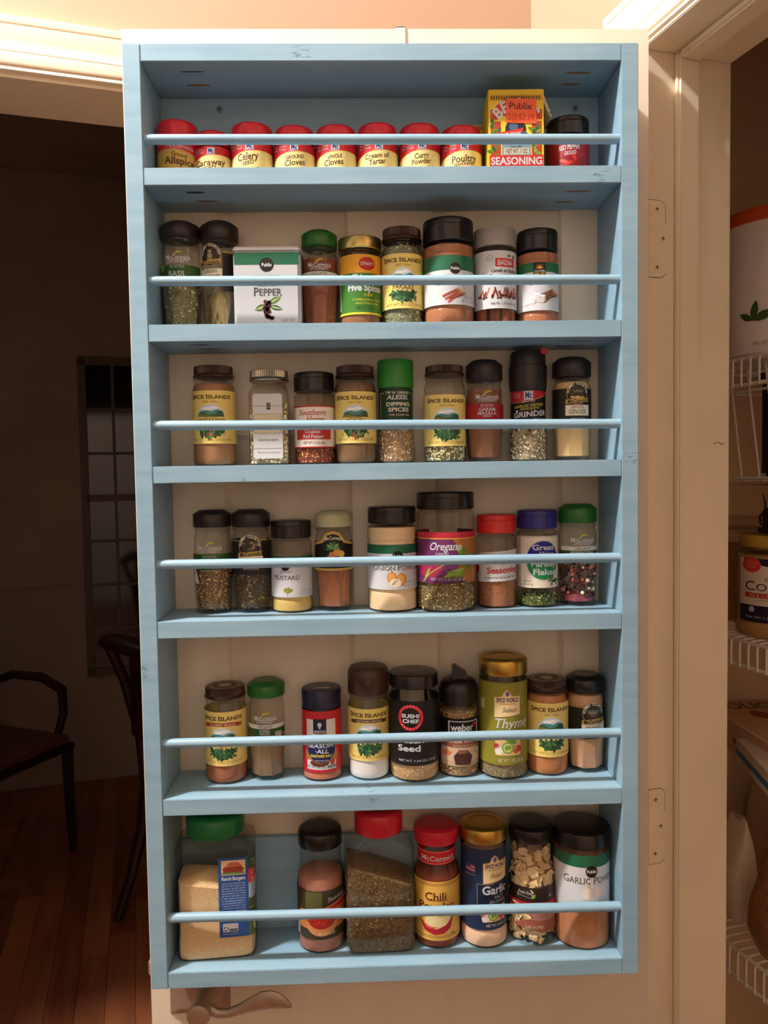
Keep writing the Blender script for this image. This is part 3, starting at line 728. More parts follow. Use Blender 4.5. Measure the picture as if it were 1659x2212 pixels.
# ------------------------------------------------------------------ label designs
WH, CR, BK = '#cdced1', '#e4d9c0', '#14100e'
def sprig(l, x, v, w, h, cols, n=26, seed=1):
    rg = random.Random(seed)
    for i in range(n):
        a = rg.uniform(0, 1) * math.pi; k = math.sqrt(rg.random())
        l.lf(x + math.cos(a) * w * k, v - math.sin(a) * h * k, rg.uniform(.16, .28), rg.uniform(.08, .13), rg.uniform(0, 360), cols[i % len(cols)], 4 + i % 3)
GRN = ('#3a6a3e', '#24502e', '#5a8652', '#335a36', '#1c3a22')
def spice_islands(J, v0, v1, lines, net, ribbon=None, ptail=None, herb=GRN, red=None, tilt=0):
    l = J.label(v0, v1); l.wrap('#ecd278')
    l.t('SPICE ISLANDS', -.86, .84, .845, .925, '#5a3d1d', serif=True, bold=2, small=.84)
    for sx in (-1, 1):           # scrollwork
        for k, (x, v) in enumerate(((.78, .72), (.84, .60), (.80, .10), (.62, .16), (.86, .30))):
            l.ln([(sx * (x + .07 * math.cos(t * .7) * (1 - t * .08)), v + .035 * math.sin(t * .7) * (1 - t * .08)) for t in range(9)], .28, '#b08f3c')
    if ribbon:
        l.q(-.66, .735, .66, .80, ribbon[1]); l.p([(-.86, .72), (-.6, .72), (-.6, .785), (-.86, .785), (-.8, .752)], ribbon[1], 3); l.p([(.86, .72), (.6, .72), (.6, .785), (.86, .785), (.8, .752)], ribbon[1], 3)
        l.t(ribbon[0], -.6, .6, .75, .787, CR, serif=True, bold=1, small=.85)
    else: l.t('EST 1941', -.32, .33, .765, .80, '#8a6a2c', serif=True); l.ln([(-.5, .74), (-.3, .80), (0, .82), (.3, .80), (.5, .74)], .25, '#b08f3c')
    c = .505 if not ribbon else .47
    l.e(0, c, .66, .235, '#c8d4dc', 3, 0, 180); l.e(0, c, .66, .235, '#2f5a44', 3, 0, 1)
    l.e(-.2, c + .15, .2, .03, '#f2f2ee', 4); l.e(.15, c + .17, .22, .03, '#eef0ee', 4)
    l.p([(-.6, c), (.6, c), (.56, c + .10), (.3, c + .14), (.05, c + .10), (-.2, c + .13), (-.45, c + .11), (-.55, c + .07)], '#4d8a86', 4)
    l.p([(-.61, c), (.61, c), (.5, c + .115), (.38, c + .12), (.2, c + .05), (-.1, c + .04), (-.3, c + .08), (-.5, c + .09)], '#3c5a34', 5)
    l.p([(-.6, c), (.1, c), (-.15, c + .03), (-.4, c + .055), (-.56, c + .05)], '#7a7a3a', 6)
    for t, a, b, h, col in lines: l.t(t, -a, a, b, b + h, col, serif=True, bold=1)
    l.e(0, .305, .60, .185, '#2a4a2c' if herb is GRN else '#2a4a2c', 3, 180, 360)
    sprig(l, 0, .295, .58, .155, herb, 60, len(net) + int(J.r * 7))
    for k in range(11): x = -.56 + k * .112; l.lf(x, .27 + .02 * (k % 2), .17, .09, 60 + 60 * (k % 2), herb[k % len(herb)], 6)
    if red: sprig(l, .1, .20, .35, .06, red, 10, 5)
    l.t(net, -.82, .84, .05, .095, '#b3923f', serif=True, bold=0)
    return l.done()
def swoosh(l, x, v):
    l.p([(x - .22, v), (x - .12, v + .11), (x + .05, v + .16), (x + .26, v + .10), (x + .08, v + .10), (x - .08, v + .05)], '#b9b52a', 5)
def gourmet(J, top, band, kind, prod, net, bandcol='#2f5a1e', new=False):
    """white print straight on the glass; distances are millimetres below the top of the swoosh; prod: (text, half width, top, bottom)"""
    h = top - 20.; l = J.label(20., top); l.r = l.r * .965; V = lambda d: 1 - d / h
    l.pap.rect(-l.r * 1.45, l.V(V(band[1])), l.r * 1.45, l.V(V(band[0])), bandcol, 1)
    l.p([(x, V(d)) for x, d in ((-.20, 5.2), (-.10, 2.2), (.06, .6), (.20, .7), (.32, 2.6), (.18, 2.), (.04, 2.6), (-.08, 4.2))], '#c2bc30', 5)
    l.t('McCormick', -.58, .64, V(10.3), V(4.9), WH, serif=True, bold=1, small=.93); l.ln([(-.42, V(10.9)), (.5, V(10.9))], .3, WH, 6); l.t('GOURMET', -.48, .52, V(13.8), V(11.6), WH, bold=1, gap=.22)
    if kind == 'ORGANIC': l.q(-.95, V(20.4), .95, V(15.4), '#d8d8d0', 4); l.t(kind, -.40, .46, V(19.4), V(16.4), '#3c4a30', serif=True)
    elif kind: l.t(kind, -.36, .38, V(18.6), V(16.5), WH); l.ln([(-.36, V(19.6)), (.38, V(19.6))], .2, WH, 6)
    for t, a, d0, d1 in prod: l.t(t, -a, a, V(d1), V(d0), WH, serif=True, bold=1)
    if net: l.t(net[0], -.5, .5, V(net[1] + 1.6), V(net[1]), WH)
    if new: l.p([(x, V(d)) for x, d in ((-.98, 22), (-.72, 23), (-.70, 16.5), (-.8, 15), (-.97, 16))], '#9ab52a', 5); l.t('NEW', -.94, -.76, V(20.5), V(18), '#2c4a16', 8, bold=1)
    return l.done()
def gcoll(J, v0, v1, prod, net, side=0., plate=True, plant=1, x=0., banner=True, dark='#241d18', deco=None):
    """dark band, gold arch emblem, cream plate"""
    l = J.label(v0, v1); a = 80
    if side: l.pap.rect(l.U(side), l.V(.0), l.r * 2.2, l.V(.80), dark, 2); l.pic.rect(l.U(side), l.V(.80), l.r * 2.2, l.V(.83), '#b79a4a', 3)
    else: l.pap.rect(-l.r * 2.4, l.V(0), l.r * 2.4, l.V(.86), dark, 2); l.pic.rect(-l.r * 2.4, l.V(.85), l.r * 2.4, l.V(.87), '#b79a4a', 3)
    R = .58; rv = R * l.r / l.h; cv = 1 - rv
    l.e(x, cv, R, rv, '#c7a75c', 4); l.e(x, cv, R * .95, rv * .95, BK, 5); l.e(x, cv, R * .70, rv * .70, '#3a2c20', 6)
    l.ring('GOURMET COLLECTION', x, cv, R * .76, 178, 2, l.r * .125, '#f0ead8', 8)
    if plant == 1:
        for k in range(6):
            for sx in (-1, 1): l.lf(x + .0, cv - rv * .55 + k * rv * .16, .24 - .02 * k, .075, 90 - sx * 48, ('#a79a78', '#8a8262', '#c4b894')[k % 3], 7)
        l.ln([(x, cv - rv * .7), (x, cv + rv * .5)], .4, '#c4b894', 8)
    elif plant == 2:
        sprig(l, x, cv + rv * .35, .3, rv * .8, ('#6f7a58', '#8d9272', '#56604a', '#a8a884'), 26, 3)
        for k in range(4): l.e(x + .18 + .06 * (k % 2), cv - rv * .2 + rv * .12 * k, .04, .04 * l.r / l.h, '#c98f94', 7)
    elif plant == 3:
        for k in range(3):
            for sx in (-1, 1): l.lf(x - .12 + .16 * k, cv + rv * .05, .2, .06, 90 - sx * 35, '#8d8464', 7)
        for k in range(5): l.e(x - .26 + .13 * k, cv - rv * .35 - (k % 2) * rv * .08, .12, .06 * l.r / l.h, ('#d7a45c', '#c08a48', '#e2b878')[k % 3], 7)
    elif plant == 4:
        l.ln([(x, cv - rv * .6), (x - .02, cv + rv * .2)], .6, '#8a8078', 7)
        for k in range(7): l.e(x - .22 + .075 * k, cv + rv * (.25 - .15 * (k % 3)), .13, .07 * l.r / l.h, ('#6a6a62', '#8a877c', '#54544c')[k % 3], 7)
        for k in range(3): l.e(x - .1 + .12 * k, cv - rv * .2, .04, .04 * l.r / l.h, '#b0322c', 8)
    if banner:
        l.p([(x - .6, cv - rv * .95), (x + .56, cv - rv * .80), (x + .58, cv - rv * .38), (x - .58, cv - rv * .55)], '#b79a52', 7)
        l.t('McCormick', x - .5, x + .5, cv - rv * .86, cv - rv * .52, '#2a1d10', 9, serif=True, bold=1, tilt=.6)
    if plate:
        l.q(x - .60, .225, x + .62, .47, '#f0e6cc', 6)
        for t, a, v, h in prod: l.t(t, x - a, x + a, v + .08, v + h + .08, '#2c2118', 9, serif=True)
    if net: l.t(net, x - .34, x + .42, .13, .17, '#e8e0cc', 7)
    return l.done()
def red_small(J, v0, v1, lines, style=0, dx=0., photo='#8a5a3a', tcol='#5a3416'):
    """little red-capped shaker: red shoulder band, yellow panel below its curved edge"""
    l = J.label(v0, v1); l.wrap('#c4202c')
    if style == 0:
        l.p([(-.995, .52), (-.8, .62), (-.4, .70), (0, .735), (.5, .75), (.98, .74), (1, 0), (-1, 0)], '#e8c65c', 3)
        l.p([(-.99, .50), (-.8, .60), (-.4, .68), (0, .715), (.5, .73), (.98, .72), (1, 0), (-1, 0)], '#f0dc92', 4)
        l.q(-.14 + dx, .765, .24 + dx, .95, WH, 5); l.t('Mc', -.10 + dx, .19 + dx, .79, .93, '#27306e', 7, serif=True, bold=2)
        l.t('McCormick', -.22 + dx, .32 + dx, .72, .757, WH, 8, serif=True)
        l.t('The Taste', -.86, -.36, .87, .92, WH, slant=.25, serif=True); l.t('You Trust', -.88, -.36, .79, .84, WH, slant=.25, serif=True)
        l.e(.42, .16, .34, .13, photo, 5); l.e(.34, .13, .2, .09, '#c9b8a0', 6)
    else:
        l.p([(-1, .68), (-.5, .73), (0, .745), (.5, .70), (1, .60), (1, 0), (-1, 0)], '#caa650', 3)
        l.ln([(-1, .70), (-.5, .75), (0, .765), (.5, .72), (1, .62)], .4, '#f0d9a0')
        l.t('McCormick', -.36, .86, .78, .88, WH, serif=True, tilt=-1.)
    for t, a, b, v, h, k in lines: l.t(t, a, b, v, v + h, tcol, serif=True, bold=k, tilt=1.2 if style == 0 else -1.1)
    return l.done()
def publix(J, v0, v1, gtop, lines, pic=None, net=None, circle=True, dx=0., cv=None):
    """white label, green top band down to gtop, black round mark on its edge"""
    l = J.label(v0, v1); l.wrap(WH); l.pic.rect(-l.r * 2.6, l.V(gtop), l.r * 2.6, l.V(1), '#1f6244', 3)
    cv = gtop + .03 if cv is None else cv
    if circle:
        rr = .215; l.e(dx, cv, rr, rr * l.r / l.h, BK, 5); l.t('Publix', dx - .175, dx + .175, cv - .025, cv + .03, WH, 7, bold=2)
    for t, a, b, v, h, c, sm in lines: l.t(t, a, b, v, v + h, c, serif=True, small=sm)
    if pic: pic(l)
    if net: l.t(net[0], .48, .90, .14, .18, '#8a8480'); l.t(net[1], .40, .92, .06, .10, '#8a8480')
    return l.done()
def sticks(l, x, v, s=1., cols=('#8a3f22', '#a2542e', '#6a2c18')):
    for k, (dx, dv, ang) in enumerate(((-.1, -.03, 28), (-.02, -.07, 38), (.06, -.05, 20), (-.18, .02, 24))):
        a = math.radians(ang); lx, lv = .36 * s * math.cos(a), .36 * s * math.sin(a) * l.r / l.h
        l.ln([(x + dx - lx, v + dv - lv), (x + dx + lx, v + dv + lv)], 3.0 * s, cols[k % 3], 4 + k)
        l.e(x + dx + lx, v + dv + lv, .07 * s, .07 * s * l.r / l.h, '#c98a5a', 5 + k); l.ln([(x + dx - lx, v + dv - lv + .01), (x + dx + lx, v + dv + lv + .01)], .4, '#c98a5a', 5 + k)

HERB = ('#8a8450', '#6a6a38', '#a89a64', '#4f5230', '#b8aa78')
HERB2 = ('#a07a3c', '#7a5a2c', '#c09a58', '#5a4624', '#8a6a34', '#a88c50')
HERB3 = ('#4a3a24', '#6a5838', '#38301e', '#7c6c48', '#54482c')
# ================================================================== top shelf
def small_red(label, cx, r, top, lr, lbot, lines, style=0, yaw=0, photo='#8a5a3a', dx=0., tcol='#5a3416'):
    J = Jar(label, 1, cx, r, 'can', lbot, 'frost', yaw, group='red-capped shakers on the top shelf')
    J.lid('cap', lr, lbot, top, 'red'); J.fill(lbot - 12, powder('#8a6a44')); red_small(J, 2, lbot - 3, lines, style, dx, photo, tcol); return J
small_red('red capped shaker labelled Ground Allspice at the shaded end of the top shelf', -238.6, 23.4, 69.3, 23.2, 48.4, [('Ground', -.10, .62, .56, .10, 1), ('Allspice', -.42, .88, .36, .17, 2)], 1)
small_red('shortest red capped shaker, labelled Caraway Seed', -197.8, 21.6, 59.2, 19.6, 42, [('Caraway', -.80, .72, .42, .18, 1), ('SEED', -.42, .30, .28, .11, 1)])
small_red('red capped shaker labelled Celery Seed next to the short caraway one', -151.9, 24.0, 65.3, 23.8, 45.9, [('Celery', -.58, .38, .48, .19, 1), ('SEED', -.36, .20, .35, .10, 1)], dx=-.06)
small_red('red capped shaker labelled Ground Cloves', -102.7, 24.0, 61.9, 23, 44, [('GROUND', -.36, .50, .53, .10, 1), ('Cloves', -.42, .54, .34, .16, 1)])
small_red('red capped shaker labelled Whole Cloves', -54.2, 23.8, 62.7, 23.3, 44.8, [('WHOLE', -.40, .30, .53, .10, 1), ('Cloves', -.56, .36, .34, .16, 1)], dx=-.06)
small_red('red capped shaker labelled Cream of Tartar', -5.8, 23.7, 64.7, 22.9, 46, [('Cream of', -.62, .50, .52, .13, 1), ('Tartar', -.44, .36, .35, .14, 1)], photo='#b8a4b4')
small_red('red capped shaker labelled Curry Powder', 43.6, 23.9, 63.8, 23.4, 45.6, [('Curry', -.32, .36, .51, .14, 1), ('Powder', -.46, .46, .35, .14, 1)], photo='#6a3420')
small_red('red capped shaker labelled Poultry Seasoning beside the yellow carton', 92.4, 24.0, 61.2, 23.4, 44.3, [('Poultry', -.56, .60, .41, .19, 1), ('SEASONING', -.46, .48, .31, .08, 1)])
# yellow cartons
def carton():
    c = tag(empty('seasoning_carton', W(152.2, 52, SZ[0] + .2), math.radians(-1)), 'tall yellow, red and green seasoning carton with an orange price sticker', 'carton')
    M['card'] = mat('yellow_carton_card', '#e2c02c', .5, var=.03)
    MB().box(-31.6, -25, 0, 31.6, 25, 95.5, .6).build('body', M['card'], c)
    MB().prism([(31.6, 93), (33.5, 90), (35, 84), (38, 79), (37.2, 77), (40.4, 74), (38.6, 71.5), (42, 68), (40.4, 66.4), (36.5, 74), (33, 82), (31.6, 88)], -20, 14, 'y').build('torn_flap', mat('bare_carton_card', '#cbbba2', .7), c)
    a = L(c, flat_surf(25), 31.6, 0, 93.5, False)
    a.paper('#e4c22e', -.99, .99, .0, .995)
    a.q(-.95, .885, .95, .955, '#c99a1c', 3); [a.q(-.9 + k * .09, .90, -.86 + k * .09, .94, '#3a2a10', 4) for k in range(20)]
    a.e(0, .705, .90, .235, '#f0cf3a', 3, 0, 180); a.e(0, .705, .86, .215, '#c8322c', 4, 0, 180)
    a.q(-.93, .66, -.66, .78, '#c8322c', 3); a.q(.66, .66, .93, .78, '#c8322c', 3)
    a.ring("BELL'S", 0, .50, .74, 146, 34, 11., WH, 7, bold=3, ry=1.12)
    a.q(-.92, .12, -.55, .64, '#b8402c', 3); a.q(.55, .12, .92, .64, '#b8402c', 3)
    rg = random.Random(3)
    for k in range(46): a.lf(rg.choice((-1, 1)) * rg.uniform(.6, .85), rg.uniform(.15, .62), .24, .13, rg.uniform(0, 360), ('#5a8a3a', '#3a6a2c', '#86a84a')[k % 3], 4)
    a.q(-.56, .18, .56, .64, '#e8cf3c', 4); a.q(-.52, .235, .52, .42, '#7d9aa4', 5)
    a.e(-.02, .54, .38, .13, '#2a2c34', 5); a.e(.2, .46, .26, .06, '#3d5a78', 6); a.e(-.1, .58, .16, .06, '#4a6a8a', 6)
    a.p([(-.74, .44), (.2, .50), (.26, .56), (-.72, .50)], '#d03a30', 7); a.t('SALT FREE', -.70, .16, .455, .50, WH, 9, bold=2, tilt=1.2)
    a.q(-.46, .245, .46, .325, '#c9c0ac', 6); a.t('Since 1867', -.2, .2, .325, .35, BK); a.t('NET WT. 1 OZ.', -.38, .42, .258, .31, BK)
    a.q(-.97, .0, .97, .235, '#c8322c', 5); a.t('SEASONING', -.92, .94, .125, .21, WH, serif=True, bold=2)
    lab = a.done()
    st = Art(flat_surf(25.4)); st.poly([(-11.5, 58), (23, 56.5), (23, 84), (-11.5, 85)], '#f0643c', 10); st.text('Publix', -8.5, 18, 73, 80, '#5a1c10', 12, bold=1, tilt=-.5); st.text('2@$2.19', -10, 20.5, 60.5, 68, '#b8341c', 12, tilt=-.5)
    s2 = st.build('price_sticker', c)
carton()
def carton2():
    c = tag(empty('seasoning_carton', W(138, 80.2, SZ[0] + .2)), 'shorter yellow carton mostly hidden behind the tall seasoning carton', 'carton')
    MB().box(-28, -1.5, 0, 26, 1.5, 79, .4).build('body', M['card'], c)
    a = L(c, flat_surf(1.5), 28, 0, 79, False); a.paper('#b8862a', -.97, .9, .02, .98)
    for k in range(7): a.q(-.95, .18 + k * .1, -.8, .22 + k * .1, '#5a3a14', 4)
    a.q(-.96, .86, .88, .92, '#e2c02c', 4); a.done()
carton2()
J = Jar('red bottle of ground red pepper with a black cap beside the tall carton', 1, 218.6, 24.7, 'can', 50.4, 'pet'); J.lid('flip', 24.6, 50.4, 71, 'black'); J.fill(40, powder('#7a1a18'))
l = J.label(2, 46); l.wrap('#a01c24'); l.q(-1, .0, 1, .5, '#8a1420', 3); l.t('RED PEPPER', -.62, .30, .66, .78, WH, bold=2, tilt=.8); l.t('GROUND', -.4, .14, .52, .62, WH, bold=1, tilt=.6)
for k, (x, v, an) in enumerate(((-.45, .26, 20), (-.2, .32, 160), (0, .28, 60), (.1, .36, 110), (-.5, .2, -10))): l.lf(x, v, .5, .15, an, ('#c8342c', '#e05a48', '#a8201c')[k % 3], 4 + k)
l.done()

# ================================================================== second shelf
J = Jar('glass jar of dried basil with a black lid at the end of the second shelf', 2, -239.9, 23.0, 'gourmet', 110); J.lid('gourmet', 23.2, 110, 129.1, 'blackmat'); J.fill(66, powder('#7d7850', '#5a5636', 400)).bits('dried_herb', 900, 'flake', 4.4, HERB, seed=2, top=.2)
gourmet(J, 92.5, (16, 38), 'ALL NATURAL', [('BASIL', .45, 23.5, 29.5)], None, new=True)
J = Jar('glass jar holding whole bay leaves, black lid, next to the white tin', 2, -194.2, 22.3, 'gourmet', 107.7); J.lid('gourmet', 22.3, 107.7, 129.3, 'blackmat')
M['bay'] = mat('dried_bay_leaf', '#9a8350', .6, var=.22, scale=120)
rg = random.Random(8)
for k in range(11):
    a = -1.3 + 2.6 * k / 10 + rg.uniform(-.1, .1) if k < 8 else rg.uniform(2, 4); R = rg.uniform(13, 18.2); ln, wd2, tl = rg.uniform(38, 56), rg.uniform(14, 19), rg.uniform(-.35, .35)
    v = []; f = []
    for i in range(9):
        t = i / 8; w = wd2 / 2 * math.sin(math.pi * min(1, t * .96 + .02)) ** .8
        for j in (-1, 0, 1):
            x = w * j; z = 3 + t * ln; x2 = x * math.cos(tl) - t * ln * math.sin(tl) * .5; aa = a + x2 / R * .9; q = R - (1.5 if j == 0 else 0)
            v.append((q * math.sin(aa), -q * math.cos(aa), z + abs(x) * .05))
    for i in range(8):
        for j in (0, 1): f.append((i * 3 + j, i * 3 + j + 1, i * 3 + j + 4, i * 3 + j + 3))
    raw('bay_leaf', v, f, J.root, M['bay'])
gcoll(J, 46, 101, [('TURKISH', .36, .305, .065), ('BAY LEAVES', .54, .185, .075)], None, side=.3, x=-.36)
def tin():
    t = tag(empty('spice_tin', W(-135.2, 57, SZ[1] + .2)), 'white rectangular tin of ground pepper with a green band', 'tin')
    MB().box(-38.2, -28, 0, 38.2, 28, 86.5, 3.2).build('body', M['tin'], t); MB().box(-38.7, -28.5, 86, 38.7, 28.5, 92.5, 2.2).build('lid', M['tin'], t)
    a = L(t, sq_surf(38.2, 3.2), 38.2, 0, 86, False); a.surf = flat_surf(28.05); a.pap.surf = a.pic.surf = a.let.surf = a.surf
    a.pap.rect(-36.6, 71.7, 36.6, 85.5, '#176043', 2)
    a.e(.0, .833, .21, .21 * 38.2 / 86, BK, 4); a.t('Publix', -.15, .155, .81, .855, WH, 7, bold=2)
    a.t('PURE GROUND', -.40, .40, .66, .70, '#9a948f'); a.t('BLACK', -.3, .4, .555, .63, '#4a4442', serif=True); a.t('PEPPER', -.41, .43, .43, .535, '#4a4442', serif=True, small=.84)
    for x, v, ln, w, an, c in ((0, .30, .4, .2, 200, '#4a6a28'), (.02, .32, .44, .17, 28, '#5a7a30'), (.05, .29, .42, .15, -14, '#3a5a20')): a.lf(x, v, ln, w, an, c, 4); a.lf(x, v, ln * .95, w * .35, an, '#a8b48a', 5)
    rg = random.Random(4)
    for k in range(22): a.e(rg.uniform(-.1, .08), rg.uniform(.20, .36), .055, .055 * 38 / 81, ('#4a1c1c', '#5a2a24', '#30100f')[k % 3], 5 + k % 3)
    for k in range(8): a.e(rg.uniform(-.06, .16), rg.uniform(.12, .21), .05, .05 * 38 / 81, ('#4a1c1c', '#5a2a24')[k % 2], 6)
    a.t('NET WT', .44, .82, .085, .12, '#8a8480'); a.done('green_band')
tin()
J = Jar('glass jar of cayenne with a green lid beside the white tin', 2, -76.6, 22.2, 'gourmet', 98.8); J.lid('gourmet', 21.4, 98.8, 118.4, 'green'); J.fill(84, powder('#8a4526', '#6e3219'))
gourmet(J, 83, (14.5, 27), 'ORGANIC', [('CAYENNE', .62, 21.2, 25.6)], ('NET WT 1.5 OZ', 28))
J = Jar('gold lidded jar with an orange and green label of five spice', 2, -28.6, 24.7, 'si', 93.6); J.lid('plain', 25.6, 93.6, 107.9, 'goldlid'); J.fill(80, powder('#8a5a30'))
l = J.label(16.7, 85.5); l.wrap('#3f7a2c'); l.pic.rect(-60, l.V(.69), 60, l.V(1), '#e3a02a', 3); l.pic.rect(-60, l.V(0), 60, l.V(.035), '#e8d23c', 3)
for x, rr in ((.12, .16), (.27, .20), (.42, .20), (.55, .15)): l.e(x, .845, rr, rr * .55, '#b8201c', 4)
l.e(.33, .845, .40, .10, '#8a1414', 4); l.e(.33, .845, .36, .085, '#c0281f', 5); l.t('DYNASTY', .02, .62, .82, .875, WH, bold=2, small=.9)
l.t('Chinese', -.42, .66, .56, .665, WH, bold=3); l.t('Five Spices', -.58, .94, .395, .50, WH, bold=3); l.t('五香粉', .14, .58, .305, .345, '#e8d23c')
l.t('A Traditional Blend of Spices', -.38, .86, .23, .27, '#e8d23c', slant=.2); l.t('Used in Chinese Cooking', -.26, .80, .17, .21, '#e8d23c', slant=.2); l.t('NET WT. 2 OZ.', -.2, .58, .085, .135, '#173a14')
l.q(-.985, .1, -.90, .62, '#e8e0d8', 4); [l.q(-.985, .12 + k * .03, -.91, .135 + k * .03, BK, 5) for k in range(16)]; l.done()
BROWN = 'brown ribbed lid'
J = Jar('yellow labelled jar of dried parsley flakes with a brown ribbed lid', 2, 21.3, 24.7, 'si', 104.9); J.lid('screw', 23.6, 104.9, 118.9, 'brown'); J.fill(97, powder('#807e60', '#5f6044', 400)).bits('dried_herb', 1000, 'flake', 4.5, ('#8a9464', '#6a7648', '#a8ae80', '#4c5836'), seed=4)
spice_islands(J, 23.1, 86.3, [('PARSLEY', .5, .36, .09, '#5a3d1d')], 'NET WT 0.5 OZ (15G)')
J = Jar('wide black lidded shaker of ground cinnamon, tallest on the second shelf', 2, 75.9, 30, None, 99.2, y_back=88).custom(grip(30, 28, 99.2, 24.6, 80.9), 'pet'); J.lid('flip', 29.7, 99.2, 125.9, 'black'); J.fill(94, powder('#a4673f', '#8c5431'))
publix(J, 24.6, 80.9, .70, [('GROUND', -.28, .28, .55, .05, '#8a8480', None), ('CINNAMON', -.6, .6, .40, .10, '#5a4a44', .85)], lambda l: sticks(l, .14, .22, .9, ('#9a3a2c', '#b8503c', '#842c22')), ('NET WT', '4.12 OZ'), dx=.15)
J = Jar('grey lidded jar of cinnamon sticks with a white label and red badge', 2, 132.1, 25.3, 'can', 95, 'pet'); J.lid('plain', 24.9, 95, 117, 'greylid')
M['cinn'] = mat('cinnamon_bark', '#8a4a2a', .7, var=.25, scale=300, stretch=(1, 1, .15))
rg = random.Random(2)
for k in range(13):
    a = k * .483; R = 19.5 if k % 4 else 12; rr = rg.uniform(3.6, 5); x, y = R * math.sin(a), -R * math.cos(a)
    MB().tube([(x, y, 2.2), (x + rg.uniform(-2, 2), y, 40), (x * .97 + rg.uniform(-2, 2), y * .97, rg.uniform(76, 84))], rr, 9).build('cinnamon_stick', M['cinn'], J.root)
l = J.label(21.7, 88.2); l.wrap(WH)
l.q(-.15, .72, .74, .865, '#c8202c', 4); l.q(-.11, .735, .70, .85, '#d8343c', 5); l.t('BADIA', -.05, .64, .75, .835, WH, bold=2)
l.e(-.40, .87, .15, .055, '#8a8480', 4); l.e(-.40, .87, .125, .046, WH, 5); l.t('GF', -.46, -.34, .85, .885, '#6a6462'); l.lf(.4, .9, .2, .1, 20, '#4a6a3a'); l.lf(.6, .9, .2, .1, 160, '#4a6a3a'); l.e(.72, .9, .08, .03, '#5a5a58', 4)
l.t('Canela en Rama', -.36, .78, .625, .685, BK, bold=1, slant=.25); l.t('Cinnamon Sticks', -.5, .9, .50, .59, BK, bold=2, slant=.25)
rg = random.Random(5)
for k in range(26): x = rg.uniform(-.9, .88); l.ln([(x, .17 + rg.uniform(0, .05)), (x + rg.uniform(-.16, .16), .31 + rg.uniform(-.03, .06))], 1.9, ('#a8503a', '#8a3a28', '#c07050', '#6a2a1c')[k % 4], 4 + k % 3); l.e(x, .18 + rg.uniform(0, .05), .05, .02, '#5a2014', 7)
l.t('Net Wt. 1.25 oz. (35.4 g)', -.36, .80, .065, .11, BK, slant=.1); l.done()
J = Jar('small black lidded cinnamon shaker showing sugar cubes, at the open end of the second shelf', 2, 183.1, 24.6, None, 90.8).custom(grip(24.6, 23, 90.8, 19.3, 74.7), 'pet'); J.lid('flip', 24.4, 90.8, 115.3, 'black'); J.fill(87, powder('#a8663e', '#8e5230'))
l = J.label(19.3, 74.7); l.wrap(WH); l.pic.rect(-60, l.V(.80), 60, l.V(1), '#1f6a40', 3); l.q(-.40, .69, .18, 1.0, '#1c1208', 4)
l.e(-.11, .865, .12, .055, '#e8a82c', 6, 0, 180)
for k in range(7): a = math.radians(10 + k * 26.6); l.ln([(-.11 + .14 * math.cos(a), .87 + .06 * math.sin(a)), (-.11 + .19 * math.cos(a), .87 + .085 * math.sin(a))], .5, '#e8a82c', 6)
l.t('CLOVER', -.36, .14, .79, .835, WH, bold=1); l.t('VALLEY', -.36, .14, .725, .775, '#e8c03c', bold=2); l.t('CINNAMON', -.6, .5, .53, .62, '#5a4a44', serif=True)
sticks(l, .38, .34, 1., ('#7a4a2c', '#94603a', '#5f3820'))
for x, v in ((-.5, .20), (-.08, .22), (-.3, .26)): l.p([(x - .17, v - .05), (x + .15, v - .06), (x + .17, v + .06), (x - .15, v + .07)], '#d8d4d0', 8); l.p([(x - .15, v + .07), (x + .17, v + .06), (x + .24, v + .10), (x - .06, v + .11)], '#f4f2f0', 8); l.p([(x + .15, v - .06), (x + .23, v - .02), (x + .24, v + .10), (x + .17, v + .06)], '#b8b2ae', 8)
l.t('NET WT 2.37 OZ', -.92, -.6, .1, .13, '#8a8480'); l.done()

# ================================================================== third shelf
J = Jar('yellow labelled jar of ground coriander, brown lid, standing apart from its neighbour', 3, -205.1, 25.2, 'si', 104.1); J.lid('screw', 23.8, 104.1, 117.6, 'brown'); J.fill(96, powder('#a07040', '#8c5c34'))
spice_islands(J, 26, 87.6, [('GROUND', .30, .475, .035, '#8a6a2c'), ('CORIANDER', .66, .385, .08, '#5a3d1d')], 'NET WT 1.7 OZ (49GRAMS)', red=('#a83a24', '#c06a30'))
J = Jar('square glass spice jar with silver lid and white blank label, full of pale seeds', 3, -139.6, 22.8, 'square', 99.3); J.lid('screw', 23.2, 99.3, 112.3, 'silver'); J.fill(72, powder('#a08860', '#7c6644', 300)).bits('coriander_seed', 620, 'ball', 3.9, ('#c8ac80', '#b4966a', '#d8c09a', '#a08458'), seed=6, inset=2.)
a = L(J.root, sq_surf(22.8, 6), 22.8, 7.7, 83.3, False); a.pap.poly([(x * (14.6) + 2.6 * cx_, y * 35.2 + 37.8 + 7.7 + 2.6 * cy_) for x, y, q0 in ((1, 1, 0), (-1, 1, 90), (-1, -1, 180), (1, -1, 270)) for cx_, cy_ in [(math.cos(math.radians(q0 + k * 30)), math.sin(math.radians(q0 + k * 30))) for k in range(4)]], '#d4d2d2', 2)
a.q(-.04, .755, .155, .86, '#20301f', 4)
for k, tx in enumerate(('THE', 'FRESH', 'MARKET')): a.t(tx, -.02, .135, .83 - k * .027, .848 - k * .027, WH, 6)
for v in (.81, .155): a.ln([(-.74 + k * .03, v + (.006 if k % 4 < 2 else -.006)) for k in range(50) if v < .5 or not -.06 < -.74 + k * .03 < .17], .35, '#4a4644', 4)
